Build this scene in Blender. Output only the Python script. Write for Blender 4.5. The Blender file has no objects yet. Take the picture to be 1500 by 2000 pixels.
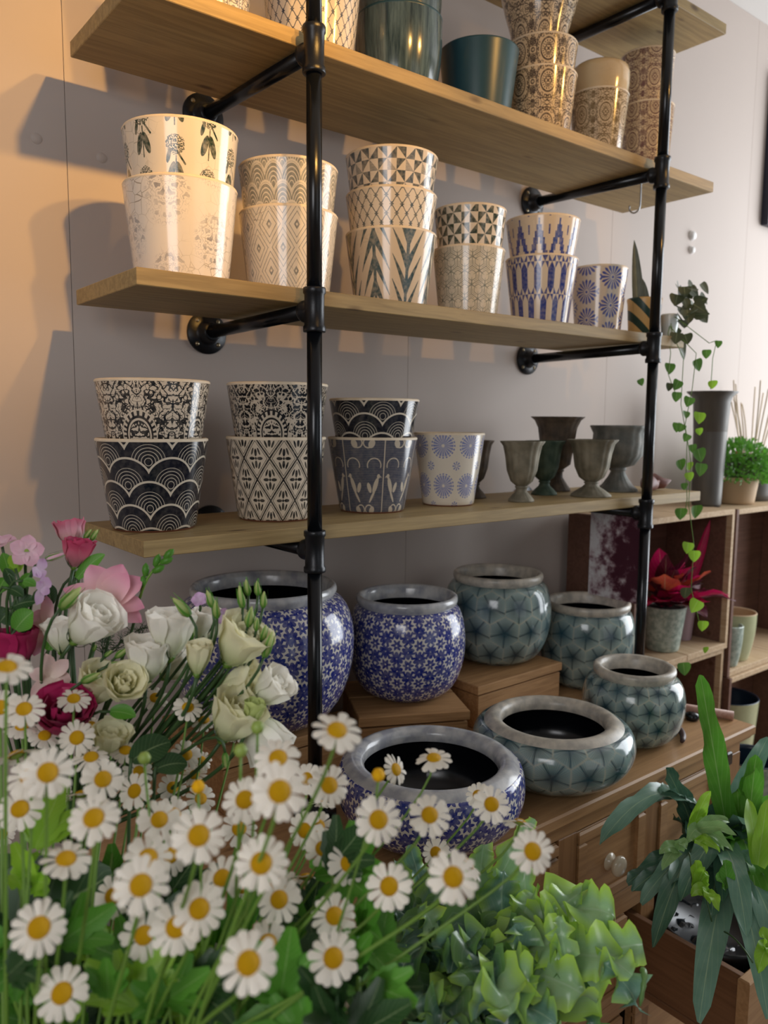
import bpy, math, random
from mathutils import Vector, Matrix, noise
R_ = random.Random(11)
PI = math.pi
V = Vector
scn = bpy.context.scene
COL = scn.collection
# ------------------------------------------------------------------ camera
CAM = V((-0.7764, -1.6059, 1.5858))
CR = V((0.78453, -0.62003, 0.00877)); CU = V((0.06460, 0.09579, 0.99330)); CF = V((0.61672, 0.77871, -0.11520))
FPX = 1540.8
cd = bpy.data.cameras.new('camera'); cam = bpy.data.objects.new('camera', cd); COL.objects.link(cam)
cd.sensor_fit = 'VERTICAL'; cd.sensor_height = 36; cd.sensor_width = 27; cd.lens = FPX / 2000 * 36
m = Matrix.Identity(4)
for i in range(3):
    m[i][0], m[i][1], m[i][2], m[i][3] = CR[i], CU[i], -CF[i], CAM[i]
cam.matrix_world = m
cd.clip_start = 0.05
cd.dof.use_dof = True; cd.dof.focus_distance = 1.2; cd.dof.aperture_fstop = 5.2
scn.camera = cam
# ------------------------------------------------------------------ world, lights, exposure
scn.view_settings.view_transform = 'Standard'; scn.view_settings.look = 'None'
scn.view_settings.exposure = 0.16; scn.view_settings.gamma = 1.0; scn.view_settings.use_curve_mapping = False
w = bpy.data.worlds.new('world'); scn.world = w; w.use_nodes = True
bg = w.node_tree.nodes['Background']; bg.inputs[0].default_value = (0.88, 0.90, 0.95, 1); bg.inputs[1].default_value = 0.09
def area(name, loc, target, sx, sy, power, color):
    l = bpy.data.lights.new(name, 'AREA'); l.shape = 'RECTANGLE'; l.size = sx; l.size_y = sy; l.energy = power; l.color = color
    o = bpy.data.objects.new(name, l); COL.objects.link(o); o.location = loc
    o.rotation_euler = (V(target) - V(loc)).to_track_quat('-Z', 'Y').to_euler(); return o
area('shop_window_daylight', (3.4, -1.2, 1.75), (0.5, -0.45, 1.4), 1.8, 2.2, 76, (0.91, 0.955, 1.0))
area('door_daylight', (0.9, -4.3, 1.6), (0.3, 0, 1.2), 1.8, 2.2, 7, (0.88, 0.94, 1.0))
area('foreground_fill', (-1.75, -1.95, 1.95), (-0.40, -1.0, 1.1), 0.9, 1.0, 13, (0.97, 0.97, 1.0))  # added fill light, no real window: brightens the foreground flowers
def spot(loc, target, power, size=62, color=(1.0, 0.53, 0.13)):
    l = bpy.data.lights.new('track_spot', 'SPOT'); l.energy = power; l.color = color; l.spot_size = math.radians(size); l.spot_blend = 0.85; l.shadow_soft_size = 0.022
    o = bpy.data.objects.new('track_spot', l); COL.objects.link(o); o.location = loc
    o.rotation_euler = (V(target) - V(loc)).to_track_quat('-Z', 'Y').to_euler()
spot((-0.13, -1.36, 2.60), (-0.32, 0, 2.06), 48, 50)
spot((0.12, -1.36, 2.60), (-0.08, 0, 2.08), 26, 50)
spot((0.62, -1.36, 2.60), (0.40, 0, 2.08), 20, 50)
spot((1.25, -1.36, 2.60), (0.95, 0, 2.10), 14, 50)
# ------------------------------------------------------------------ helpers
def s2l(c): return c / 12.92 if c <= 0.04045 else ((c + 0.055) / 1.055) ** 2.4
def rgb(h): return tuple(s2l(int(h[i:i + 2], 16) / 255) for i in (0, 2, 4)) + (1.0,)
def at(px, py, d):
    """point at distance d along the view axis"""
    return CAM + (CF + CR * ((px - 750) / FPX) - CU * ((py - 1000) / FPX)) * d
class MB:
    def __init__(s): s.v = []; s.f = []; s.uv = []; s.mi = []
    def add(s, vs, fs, uvs=None, mi=0):
        o = len(s.v); s.v += [tuple(p) for p in vs]
        s.uv += (uvs if uvs else [(0, 0)] * len(vs))
        for f in fs: s.f.append(tuple(i + o for i in f)); s.mi.append(mi)
        return s
    def box(s, a, b, mi=0, M=None, bev=0.0):
        x0, y0, z0 = a; x1, y1, z1 = b
        if bev > 0:
            e = bev; P = []; 
            for z, k in ((z0, e), (z0 + e, 0), (z1 - e, 0), (z1, e)):
                P += [(x0 + k, y0 + k, z), (x1 - k, y0 + k, z), (x1 - k, y1 - k, z), (x0 + k, y1 - k, z)]
            F = [(3, 2, 1, 0), (12, 13, 14, 15)]
            for l in range(3):
                for i in range(4): F.append((l * 4 + i, l * 4 + (i + 1) % 4, l * 4 + 4 + (i + 1) % 4, l * 4 + 4 + i))
        else:
            P = [(x0, y0, z0), (x1, y0, z0), (x1, y1, z0), (x0, y1, z0), (x0, y0, z1), (x1, y0, z1), (x1, y1, z1), (x0, y1, z1)]
            F = [(0, 3, 2, 1), (4, 5, 6, 7), (0, 1, 5, 4), (1, 2, 6, 5), (2, 3, 7, 6), (3, 0, 4, 7)]
        if M: P = [M @ V(p) for p in P]
        return s.add(P, F, None, mi)
    def lathe(s, prof, seg=48, c=(0, 0, 0), cap0=False, cap1=False, mi=0, ref=None, flute=None):
        a0 = 0.9
        ref = ref or max(p[0] for p in prof)
        L = [0]
        for i in range(1, len(prof)): L.append(L[-1] + math.hypot(prof[i][0] - prof[i - 1][0], prof[i][1] - prof[i - 1][1]))
        vs = []; uv = []
        for i, (r, z) in enumerate(prof):
            for k in range(seg + 1):
                a = a0 + 2 * PI * k / seg; rr = r
                if flute: rr = r * (1 + flute(2 * PI * k / seg, i))
                vs.append((c[0] + rr * math.cos(a), c[1] + rr * math.sin(a), c[2] + z)); uv.append((k / seg, L[i] / (2 * PI * ref)))
        fs = []; n = seg + 1
        for i in range(len(prof) - 1):
            for k in range(seg): fs.append((i * n + k, i * n + k + 1, (i + 1) * n + k + 1, (i + 1) * n + k))
        if cap0: fs.append(tuple(range(seg - 1, -1, -1)))
        if cap1: fs.append(tuple((len(prof) - 1) * n + k for k in range(seg)))
        return s.add(vs, fs, uv, mi)
    def tube(s, pts, rad, seg=8, caps=True, mi=0):
        pts = [V(p) for p in pts]; n = len(pts); rs = rad if isinstance(rad, (list, tuple)) else [rad] * n
        t0 = (pts[1] - pts[0]).normalized(); up = V((0, 0, 1)) if abs(t0.z) < 0.9 else V((1, 0, 0))
        nx = t0.cross(up).normalized(); vs = []; uv = []
        for i, p in enumerate(pts):
            t = (pts[min(i + 1, n - 1)] - pts[max(i - 1, 0)]).normalized()
            nx = (nx - t * nx.dot(t)).normalized(); ny = t.cross(nx)
            for k in range(seg):
                a = 2 * PI * k / seg; vs.append(p + (nx * math.cos(a) + ny * math.sin(a)) * rs[i]); uv.append((k / seg, i / n))
        fs = [(i * seg + k, i * seg + (k + 1) % seg, (i + 1) * seg + (k + 1) % seg, (i + 1) * seg + k) for i in range(n - 1) for k in range(seg)]
        if caps: fs += [tuple(range(seg - 1, -1, -1)), tuple((n - 1) * seg + k for k in range(seg))]
        return s.add(vs, fs, uv, mi)
    def blade(s, pts, width, nrm, nx=4, cup=0.0, ruffle=None, edge=None, mi=0):
        """leaf or petal: spine pts, half-width fn(t), face normal hint; cup bends the edges along the normal"""
        pts = [V(p) for p in pts]; n = len(pts); vs = []; uv = []
        for i, p in enumerate(pts):
            t = i / (n - 1); tg = (pts[min(i + 1, n - 1)] - pts[max(i - 1, 0)]).normalized()
            sd = tg.cross(V(nrm)); sd = sd.normalized() if sd.length > 1e-4 else V((1, 0, 0)); nn = sd.cross(tg).normalized()
            for k in range(-nx, nx + 1):
                u = k / nx; wd = width(t) * (edge(t, 1 if k > 0 else -1) if edge else 1)
                off = nn * (cup * wd * u * u)
                if ruffle: off += nn * (ruffle(t, u) * abs(u) ** 1.5)
                vs.append(p + sd * (wd * u) + off); uv.append((0.5 + 0.5 * u, t))
        q = 2 * nx + 1
        return s.add(vs, [(i * q + k, i * q + k + 1, (i + 1) * q + k + 1, (i + 1) * q + k) for i in range(n - 1) for k in range(q - 1)], uv, mi)
    def mesh(s, name, mats, smooth=True, xf=None):
        me = bpy.data.meshes.new(name); me.from_pydata(s.v if xf is None else [tuple(xf @ V(p)) for p in s.v], [], s.f)
        ul = me.uv_layers.new(name='UVMap'); vi = [0] * len(me.loops); me.loops.foreach_get('vertex_index', vi)
        fl = []
        for i in vi: fl += s.uv[i]
        ul.data.foreach_set('uv', fl)
        for q in (mats if isinstance(mats, (list, tuple)) else [mats]): me.materials.append(q)
        me.polygons.foreach_set('material_index', s.mi); me.polygons.foreach_set('use_smooth', [smooth] * len(s.f)); me.update(); return me
    def build(s, name, mats, parent=None, smooth=True, loc=None, auto=None):
        o = link(name, s.mesh(name, mats, smooth), parent, loc)
        if auto: edge_split(o, auto)
        return o
def edge_split(o, deg=35):
    md = o.modifiers.new('crisp', 'EDGE_SPLIT'); md.split_angle = math.radians(deg)
def link(name, me, parent=None, loc=None):
    o = bpy.data.objects.new(name, me); COL.objects.link(o)
    if parent: o.parent = parent
    if loc is not None: o.location = loc
    return o
def tag(o, label, cat, group=None):
    o['label'] = label; o['category'] = cat
    if group: o['group'] = group
    return o
def struct(o): o['kind'] = 'structure'; return o
def empty(name, loc=(0, 0, 0), rz=0):
    o = bpy.data.objects.new(name, None); COL.objects.link(o); o.location = loc; o.rotation_euler = (0, 0, rz); o.empty_display_size = 0.02; return o
def bez(p0, p1, p2, p3, n=10):
    p0, p1, p2, p3 = V(p0), V(p1), V(p2), V(p3); r = []
    for i in range(n + 1):
        t = i / n; r.append(p0 * (1 - t) ** 3 + p1 * 3 * t * (1 - t) ** 2 + p2 * 3 * t * t * (1 - t) + p3 * t ** 3)
    return r
# ------------------------------------------------------------------ node expressions
NT = None
class E:
    def __init__(s, k): s.k = k
    def __add__(a, b): return mth('ADD', a, b)
    __radd__ = __add__
    def __sub__(a, b): return mth('SUBTRACT', a, b)
    def __rsub__(a, b): return mth('SUBTRACT', b, a)
    def __mul__(a, b): return mth('MULTIPLY', a, b)
    __rmul__ = __mul__
    def __truediv__(a, b): return mth('DIVIDE', a, b)
    def __lt__(a, b): return mth('LESS_THAN', a, b)
    def __gt__(a, b): return mth('GREATER_THAN', a, b)
def mth(op, *a):
    n = NT.nodes.new('ShaderNodeMath'); n.operation = op
    for i, x in enumerate(a):
        if isinstance(x, E): NT.links.new(x.k, n.inputs[i])
        else: n.inputs[i].default_value = float(x)
    return E(n.outputs[0])
def fract(a): return mth('FRACT', a)
def floor(a): return mth('FLOOR', a)
def ab(a): return mth('ABSOLUTE', a)
def mn(a, *b):
    for x in b: a = mth('MINIMUM', a, x)
    return a
def mx(a, *b):
    for x in b: a = mth('MAXIMUM', a, x)
    return a
def sn(a): return mth('SINE', a)
def cs(a): return mth('COSINE', a)
def at2(y, x): return mth('ARCTAN2', y, x)
def ln(x, y): return mth('SQRT', x * x + y * y)
def par(a): return fract(a * 0.5) * 2          # 0 / 1 for whole numbers
def sel(c, a, b): return b + c * (a - b) if isinstance(b, E) or isinstance(a, E) else c * (a - b) + b
def sat(a): 
    r = mth('ADD', a, 0.0); r.k.node.use_clamp = True; return r
def ramp(x, a, b): return sat((x - a) / (b - a))
def inv(a): return 1 - a
def ell(x, y, cx, cy, a, b, rot=0):
    dx, dy = x - cx, y - cy
    if rot: c, s_ = math.cos(rot), math.sin(rot); dx, dy = dx * c + dy * s_, dy * c - dx * s_
    return ln(dx / a, dy / b) < 1
def seg(x, y, x0, y0, x1, y1, wd):
    vx, vy = x1 - x0, y1 - y0; L2 = vx * vx + vy * vy
    t = sat(((x - x0) * vx + (y - y0) * vy) / L2)
    return ln(x - x0 - t * vx, y - y0 - t * vy) < wd
def mixc(f, a, b):
    n = NT.nodes.new('ShaderNodeMix'); n.data_type = 'RGBA'
    for i, x in ((0, f), (6, a), (7, b)):
        if isinstance(x, E): NT.links.new(x.k, n.inputs[i])
        elif i == 0: n.inputs[0].default_value = x
        else: n.inputs[i].default_value = x if not isinstance(x, str) else rgb(x)
    return E(n.outputs[2])
def coords(kind='Object'):
    n = NT.nodes.new('ShaderNodeTexCoord'); return E(n.outputs[kind])
def xyz(e):
    n = NT.nodes.new('ShaderNodeSeparateXYZ'); NT.links.new(e.k, n.inputs[0]); return [E(o) for o in n.outputs]
def vec(x, y, z=0.0):
    n = NT.nodes.new('ShaderNodeCombineXYZ')
    for i, q in enumerate((x, y, z)):
        if isinstance(q, E): NT.links.new(q.k, n.inputs[i])
        else: n.inputs[i].default_value = q
    return E(n.outputs[0])
def uvxy(N, M=None):
    x, y, _ = xyz(coords('UV')); return x * N, y * (M or N)
def noi(v, scale, detail=3, rough=0.5):
    n = NT.nodes.new('ShaderNodeTexNoise'); n.inputs['Scale'].default_value = scale; n.inputs['Detail'].default_value = detail; n.inputs['Roughness'].default_value = rough
    if v: NT.links.new(v.k, n.inputs['Vector'])
    return E(n.outputs[0])
def vor(v, scale, feat='F1'):
    n = NT.nodes.new('ShaderNodeTexVoronoi'); n.feature = feat; n.inputs['Scale'].default_value = scale
    if v: NT.links.new(v.k, n.inputs['Vector'])
    return E(n.outputs['Distance'])
def mat(name, fn, rough=0.5, spec=0.5, metal=0.0, bump=None, bstr=0.3, bdist=0.002, transl=0.0, coat=0.0, sheen=0.0):
    """fn() gives the base colour (colour tuple or node expression)"""
    global NT
    m = bpy.data.materials.new(name); m.use_nodes = True; NT = m.node_tree
    b = NT.nodes['Principled BSDF']; c = fn() if callable(fn) else (rgb(fn) if isinstance(fn, str) else fn)
    if isinstance(c, E): NT.links.new(c.k, b.inputs['Base Color'])
    else: b.inputs['Base Color'].default_value = c
    r = rough() if callable(rough) else rough
    if isinstance(r, E): NT.links.new(r.k, b.inputs['Roughness'])
    else: b.inputs['Roughness'].default_value = r
    b.inputs['Specular IOR Level'].default_value = spec; b.inputs['Metallic'].default_value = metal
    b.inputs['Coat Weight'].default_value = coat; b.inputs['Coat Roughness'].default_value = 0.08; b.inputs['Sheen Weight'].default_value = sheen
    if bump:
        h = bump(); bn = NT.nodes.new('ShaderNodeBump'); bn.inputs['Strength'].default_value = bstr; bn.inputs['Distance'].default_value = bdist
        NT.links.new(h.k, bn.inputs['Height']); NT.links.new(bn.outputs[0], b.inputs['Normal'])
    if transl > 0:
        t = NT.nodes.new('ShaderNodeBsdfTranslucent'); ms = NT.nodes.new('ShaderNodeMixShader'); ms.inputs[0].default_value = transl
        if isinstance(c, E): NT.links.new(c.k, t.inputs[0])
        else: t.inputs[0].default_value = c
        NT.links.new(b.outputs[0], ms.inputs[1]); NT.links.new(t.outputs[0], ms.inputs[2]); NT.links.new(ms.outputs[0], NT.nodes['Material Output'].inputs[0])
    return m
def woodfn(c0, c1, axis, sc=1.0, knots=True):
    def f():
        x, y, z = xyz(coords('Object')); st = [x, y, z]
        k = [q * (26.0 * sc) for q in st]; k[axis] = st[axis] * (1.6 * sc)
        v = vec(*k); n1 = noi(v, 1.0, 5, 0.6)
        k2 = [q * (140.0 * sc) for q in st]; k2[axis] = st[axis] * (5.0 * sc)
        n2 = noi(vec(*k2), 1.0, 3, 0.6)
        f1 = fract(n1 * 6.0); band = ab(f1 - 0.5) * 2
        g = sat(band * 0.45 + n2 * 0.75 - 0.12)
        c = mixc(g, c0, c1)
        if knots:
            kk = [q * (14.0 * sc) for q in st]; kk[axis] = st[axis] * (5.0 * sc)
            c = mixc(inv(ramp(vor(vec(*kk), 1.0), 0.05, 0.13)) * 0.75, c, rgb('4a2f1a'))
        return c
    return f
# ------------------------------------------------------------------ materials of the room
def wallfn():
    o = coords('Object'); x, y, z = xyz(o)
    return mixc(noi(o, 3.0, 4) * 0.35, rgb('c4b7ae'), rgb('b7aaa2'))
M_wall = mat('wall_paint', wallfn, 0.62, 0.3, bump=lambda: noi(coords('Object'), 60, 4), bstr=0.06)
M_ceil = mat('ceiling_paint', 'dddad6', 0.8)
M_floor = mat('floor_boards', woodfn(rgb('6b5440'), rgb('8a6e52'), 0, 0.6, False), 0.5)
M_shelf = mat('shelf_wood', woodfn(rgb('8c754e'), rgb('b99e6c'), 0, 1.0), 0.55, 0.35, bump=lambda: noi(vec(*[a * b for a, b in zip(xyz(coords('Object')), (6, 160, 160))]), 1.0, 3), bstr=0.25, bdist=0.001)
M_pine = mat('pine_wood', woodfn(rgb('9c7650'), rgb('c0976b'), 0, 0.9), 0.42, 0.4, bump=lambda: noi(vec(*[a * b for a, b in zip(xyz(coords('Object')), (6, 120, 120))]), 1.0, 3), bstr=0.15, bdist=0.001)
M_pinev = mat('pine_wood_upright', woodfn(rgb('85603c'), rgb('a67d54'), 2, 0.9), 0.42, 0.4)
M_pined = mat('pine_wood_drawer', woodfn(rgb('6e4c34'), rgb('8a6446'), 1, 0.8), 0.5, 0.35)
M_crate = mat('rough_crate_wood', woodfn(rgb('8a6540'), rgb('ba9062'), 0, 1.2, True), 0.7, 0.25, bump=lambda: noi(vec(*[a * b for a, b in zip(xyz(coords('Object')), (14, 240, 240))]), 1.0, 4), bstr=0.5, bdist=0.0015)
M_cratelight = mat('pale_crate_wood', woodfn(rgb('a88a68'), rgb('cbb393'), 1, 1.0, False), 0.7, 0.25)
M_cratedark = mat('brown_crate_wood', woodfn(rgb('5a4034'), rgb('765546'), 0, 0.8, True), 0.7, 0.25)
M_iron = mat('black_pipe_steel', lambda: mixc(noi(coords('Object'), 40, 3), rgb('0d0f13'), rgb('171a1f')), 0.24, 0.6, 0.25)
M_cast = mat('black_cast_iron', lambda: mixc(noi(coords('Object'), 90, 3), rgb('0f1115'), rgb('1d1f24')), 0.32, 0.5, 0.25, bump=lambda: noi(coords('Object'), 700, 3), bstr=0.35, bdist=0.0006)
M_screw = mat('screw_steel', 'a79a7e', 0.35, 0.5, 0.9)
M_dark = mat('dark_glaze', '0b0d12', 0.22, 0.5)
M_chrome = mat('bright_wire', 'cfd2d4', 0.25, 0.5, 0.9)
# ------------------------------------------------------------------ room shell
def quad(name, pts, mt, sz=None):
    return struct(MB().add(pts, [tuple(range(len(pts)))]).build(name, mt, None, False))
X0, X1, Y0, ZC = -2.6, 4.6, -4.6, 3.09
wb = MB()
edges = [X0, -1.98, -1.13, -0.281, 0.571, 1.42, 2.27, 3.12, 3.97, X1]
for a, b in zip(edges[:-1], edges[1:]):
    wb.box((a + 0.0006, 0, 0), (b - 0.0006, 0.05, ZC), bev=0.0012)
wb.box((X0, 0.01, 0), (X1, 0.12, ZC))
struct(wb.build('wall_back', M_wall, None, False))
struct(MB().box((X0, Y0, -0.1), (X1, 0.12, 0)).build('floor', M_floor, None, False))
struct(MB().box((X0, Y0, ZC), (X1, 0.12, ZC + 0.1)).build('ceiling', M_ceil, None, False))
struct(MB().box((X0 - 0.1, Y0, -0.1), (X0, 0.12, ZC)).build('wall_left', M_wall, None, False))
struct(MB().box((X0, -0.012, 0), (X1, -0.0, 0.12), bev=0.003).build('baseboard_back', M_ceil, None, False))
wl = MB()   # right wall round the shop window opening
wl.box((X1, Y0, 0), (X1 + 0.1, -4.0, ZC)); wl.box((X1, -0.6, 0), (X1 + 0.1, 0.12, ZC)); wl.box((X1, -4.0, 0), (X1 + 0.1, -0.6, 0.5)); wl.box((X1, -4.0, 2.95), (X1 + 0.1, -0.6, ZC))
struct(wl.build('wall_right', M_wall, None, False))
# small wall fixings under the paint
for x, z in ((-0.335, 2.10), (-0.215, 2.09)):
    tag(MB().lathe([(0.0, 0.004), (0.009, 0.004), (0.011, 0.0)], 20, cap0=False).build('wall_plug', M_wall, None, True, (x, 0.0015, z)), 'round painted-over screw cap on the wall, just %s the panel joint' % ('left of' if x < -.28 else 'right of'), 'screw cap').rotation_euler = (PI / 2, 0, 0)
# ------------------------------------------------------------------ pipe rack
RZ = [2.6182, 2.2034, 1.7761, 1.35]; PR = 0.0134; PX = 1.0318; PY = -0.425; TZ = 0.8515
def rack(x, label, wallz):
    t = tag(empty('pipe_bracket_frame', (x, PY, TZ)), label, 'pipe frame')
    def ob(name, b, mt, par_=t): return b.build(name, mt, par_, True, None)
    cuts = [2.98] + RZ + [TZ + 0.012]
    for i in range(5):
        z1 = cuts[i] - (0.03 if i else 0); z0 = cuts[i + 1] + (0.03 if i < 4 else 0)
        ob('upright_pipe', MB().lathe([(PR, z0 - TZ), (PR, z1 - TZ)], 28, cap0=True, cap1=True), M_iron)
    ob('floor_flange', MB().lathe([(0.04, 0), (0.04, 0.006), (0.022, 0.008), (0.019, 0.024), (PR, 0.025)], 32, cap0=True), M_cast)
    for zi, z in enumerate(RZ):
        b = MB(); pr = [(PR, -0.038), (0.0192, -0.038), (0.0200, -0.036), (0.0200, -0.029), (0.0178, -0.026), (0.0172, 0), (0.0178, 0.026), (0.02, 0.029), (0.02, 0.036), (0.0192, 0.038), (PR, 0.038)]
        b.lathe(pr, 32, (0, 0, z - TZ))
        tee = MB(); tee.lathe([(0.0168, 0.0), (0.0172, 0.020), (0.0196, 0.022), (0.0196, 0.0295), (0.019, 0.031), (PR, 0.031)], 28)
        Mx = Matrix.Translation((0, 0, z - TZ)) @ Matrix.Rotation(-PI / 2, 4, 'X')
        b.add([Mx @ V(p) for p in tee.v], tee.f, tee.uv)
        ob('tee_fitting', b, M_cast)
        zw = wallz[zi] - TZ
        ob('arm_pipe', MB().tube([(0, 0.03, z - TZ), (0, -PY - 0.03, zw)], PR, 24), M_iron)
        fl = MB().lathe([(0.0455, 0), (0.0455, 0.005), (0.0445, 0.0065), (0.028, 0.008), (0.0215, 0.012), (0.0195, 0.03), (0.0185, 0.032), (PR, 0.032)], 40, cap0=True)
        fo = ob('wall_flange', fl, M_cast); fo.location = (0, -PY - 0.0006, zw); fo.rotation_euler = (PI / 2, 0, 0)
        for q in range(4):
            a = PI / 4 + q * PI / 2
            so = MB().lathe([(0.0, 0.0105), (0.0022, 0.0095), (0.0042, 0.0085), (0.0052, 0.0066), (0.0052, 0.006)], 14).build('screw', M_screw, fo, True, (0.0345 * math.cos(a), 0.0345 * math.sin(a), 0))
    return t
rack(0, 'near black steel pipe upright with wall arms holding the wooden shelves', [2.62, 2.2161, 1.7706, 1.35])
rack(PX, 'far black steel pipe upright with wall arms at the right end of the shelves', [2.62, 2.2161, 1.7706, 1.35])
# ------------------------------------------------------------------ shelves
TH = 0.027; SY0, SY1 = -0.393, -0.1022
SZ = [z + PR + 0.0005 for z in RZ]
sl = ['top wooden shelf, only its right end in the picture, held by the far pipe', 'upper wooden shelf carrying teal and brown patterned pots, seen from below', 'middle wooden shelf carrying stacked patterned pots', 'lower wooden shelf carrying black patterned pots and metal urns']
for i, (xr, xl) in enumerate(((1.35, -0.300), (1.329, -0.3), (1.222, -0.3044), (1.349, -0.3044))):
    tag(MB().box((xl, SY0, SZ[i]), (xr, SY1, SZ[i] + TH), bev=0.0012).build('shelf_board', M_shelf, None, False), sl[i], 'shelf')
ZT = [z + TH for z in SZ]
# S hook on the far arm
hp = []
for k in range(15): a = PI * (-0.15 + 1.25 * k / 14); hp.append((PX, PY + 0.075 - 0.018 * math.cos(a), RZ[1] + 0.003 + 0.018 * math.sin(a)))
q0 = V(hp[0]); 
for k in range(1, 5): hp.insert(0, (PX, q0.y, q0.z - 0.015 * k))
q0 = V(hp[0])
for k in range(1, 13): a = PI * (1.1 * k / 12); hp.insert(0, (PX, q0.y + 0.016 - 0.016 * math.cos(a) , q0.z - 0.016 * math.sin(a)))
tag(MB().tube(hp, 0.0022, 8).build('s_hook', M_chrome), 'bright metal S-shaped hook hanging on the far pipe arm under the upper shelf', 'hook')
# ------------------------------------------------------------------ printed patterns (u = turns round the pot, v in the same units)
CREAM = 'e2d3bd'; 
def crackle(c, amt=0.35):
    o = coords('Object'); e = vor(o, 55, 'DISTANCE_TO_EDGE'); m1 = inv(ramp(e, 0.006, 0.03)); n = ramp(noi(o, 9, 2), 0.4, 0.65)
    return mixc(m1 * n * amt, c, rgb('8d7f6c'))
def ink(mask, dark, light=CREAM, wear=0.25, crk=0.25):
    o = coords('Object'); wv = ramp(noi(o, 130, 3), 0.30, 0.62)
    return crackle(mixc(mask * (wv * wear + (1 - wear)), rgb(light), rgb(dark)), crk)
def hexc(x, y):
    s3 = math.sqrt(3)
    ax = fract(x + 0.5) - 0.5; ay = (fract(y / s3 + 0.5) - 0.5) * s3
    bx = fract(x) - 0.5; by = (fract(y / s3) - 0.5) * s3
    c = (ax * ax + ay * ay) < (bx * bx + by * by)
    return sel(c, ax, bx), sel(c, ay, by)
def p_leaf():
    x, y = uvxy(10.5); col = floor(x); fx = fract(x) - 0.5; fy = fract(y / 1.6 + par(col) * 0.5) * 1.6 - 0.8
    a = mx(ell(fx, fy, -0.13, -0.34, 0.10, 0.30, -0.3), ell(fx, fy, 0.13, -0.34, 0.10, 0.30, 0.3), seg(fx, fy, 0, -0.7, 0.02, 0.1, 0.018))
    blob = (ln(fx / 0.27, (fy - 0.4) / 0.27) < (0.75 + noi(coords('UV'), 120, 3) * 0.5)) * (noi(coords('UV'), 260, 2) > 0.47)
    drip = ell(fx, fy, -0.2, 0.1, 0.06, 0.2, -0.25); dr2 = seg(fx, fy, 0.05, 0.22, 0.28, -0.1, 0.028)
    return ink(mx(a, blob, drip, dr2), '26392a', 'e6dac6', 0.35, 0.6)
def ornament(N, asp, sc, th, seed=0.0, off=True):
    x, y = uvxy(N); c = floor(x); yy = y / asp + (par(c) * 0.5 if off else 0.0)
    fx = ab(fract(x) - 0.5); fy = fract(yy)
    return fx, fy, ab(noi(vec(fx * 1.0 + seed, fy * asp + seed), sc, 2, 0.4) - 0.5) 
def p_damask():
    fx, fy, n = ornament(7, 1.5, 7.0, 0.1, 3.0); leaf = mx(inv(ramp(n, 0.010, 0.025)) * 0.7, ramp(n, 0.10, 0.13)); body = inv(ramp(ln(fx, (fy - 0.5) * 1.3), 0.42, 0.5))
    fade = ramp(noi(coords('Object'), 12, 3), 0.35, 0.6)
    return ink(leaf * body * (fade * 0.7 + 0.3) * 0.8, '85848a', 'e8dfd3', 0.5, 0.9)
def p_diamond():
    x, y = uvxy(11, 11); a = ab(fract(x + y * 0.66) - 0.5) * 2; b = ab(fract(x - y * 0.66) - 0.5) * 2; d = mx(a, b)
    l = ((fract(d * 3.6 + 0.1) < 0.22) * (d > 0.35)) + (d < 0.22) * (d > 0.08)
    return ink(l * ramp(noi(coords('Object'), 14, 2), 0.15, 0.4), '8a8882', 'e4d8c4', 0.4, 0.8)
def scallop(x, y, R=0.62, sp=0.5):
    j = floor(y / sp)
    def dist(k): 
        dx = fract(x + par(j + k) * 0.5) - 0.5; return ln(dx, y - (j + k) * sp)
    d0, d1, d2 = dist(-1.0), dist(0.0), dist(1.0)
    return sel(d0 < R, d0, sel(d1 < R, d1, d2))
def p_arch():
    x, y = uvxy(17); d = scallop(x, y / 2.3 * 1.15, 0.66, 0.5)
    return ink(inv((fract(d * 9.0) < 0.33) * (d > 0.12)) * inv(d > 0.6) * 0.95, '88877c', 'e0d5c0', 0.3, 0.5)
def p_seigaiha(N=7.5):
    x, y = uvxy(N); d = scallop(x, y, 0.6, 0.5)
    line = mx(d > 0.555, (d < 0.37) * (d > 0.05) * (fract(d * 14.0) < 0.24) * 0.75)
    return ink(inv(line), '0c1322', 'd9cdb9', 0.06, 0.05)
def p_pin(dark, N=22, hatch=False, asp=1.25):
    x, y = uvxy(N, N / asp); i, j = floor(x), floor(y); fx, fy = fract(x), fract(y); p = par(i + j + 200)
    t = sel(p, fx > fy, (fx + fy) > 1.0)
    t = ab(t - par(j + 200))
    if hatch: t = t * sel(par(i + 200) * par(j + 200), fract(y * 9.0) < 0.6, 1.0 + fx * 0.0)
    return ink(t, dark, CREAM, 0.3, 0.3)
def p_lattice(dark='33475a', N=17, asp=1.5):
    x, y = uvxy(N, N / asp); a = fract(x + y); b = fract(x - y); la = mn(a, 1 - a); lb = mn(b, 1 - b); y2 = y * 2
    gx = ab(fract(x + par(floor(y2 + 0.5) + 200) * 0.5 + 0.5) - 0.5); gy = ab(fract(y2 + 0.5) - 0.5) * 0.8
    star = mx((gx < 0.20) * (gy < 0.05), (gx < 0.04) * (gy < 0.22), ln(gx, gy) < 0.085)
    return ink(mx(mn(la, lb) < 0.045, star), dark, 'e2d4bf', 0.25, 0.3)
def p_palm():
    x, y = uvxy(8); c = floor(x); fx = ab(fract(x) - 0.5) * 2; up = par(c + 200)
    yy = y * sel(up, 1.0 + fx * 0.0, -1.0)
    f = fract(yy * 1.55 + fx * 1.25 + up * 0.4); tip = ramp(fx, 0.0, 0.95)
    blade = f < (1.0 - tip) * 0.62 + 0.04; spine = fx < 0.10
    return ink(mx(blade * (fx < 0.93), spine), '3b5258', 'dccbb2', 0.3, 0.25)
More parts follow.
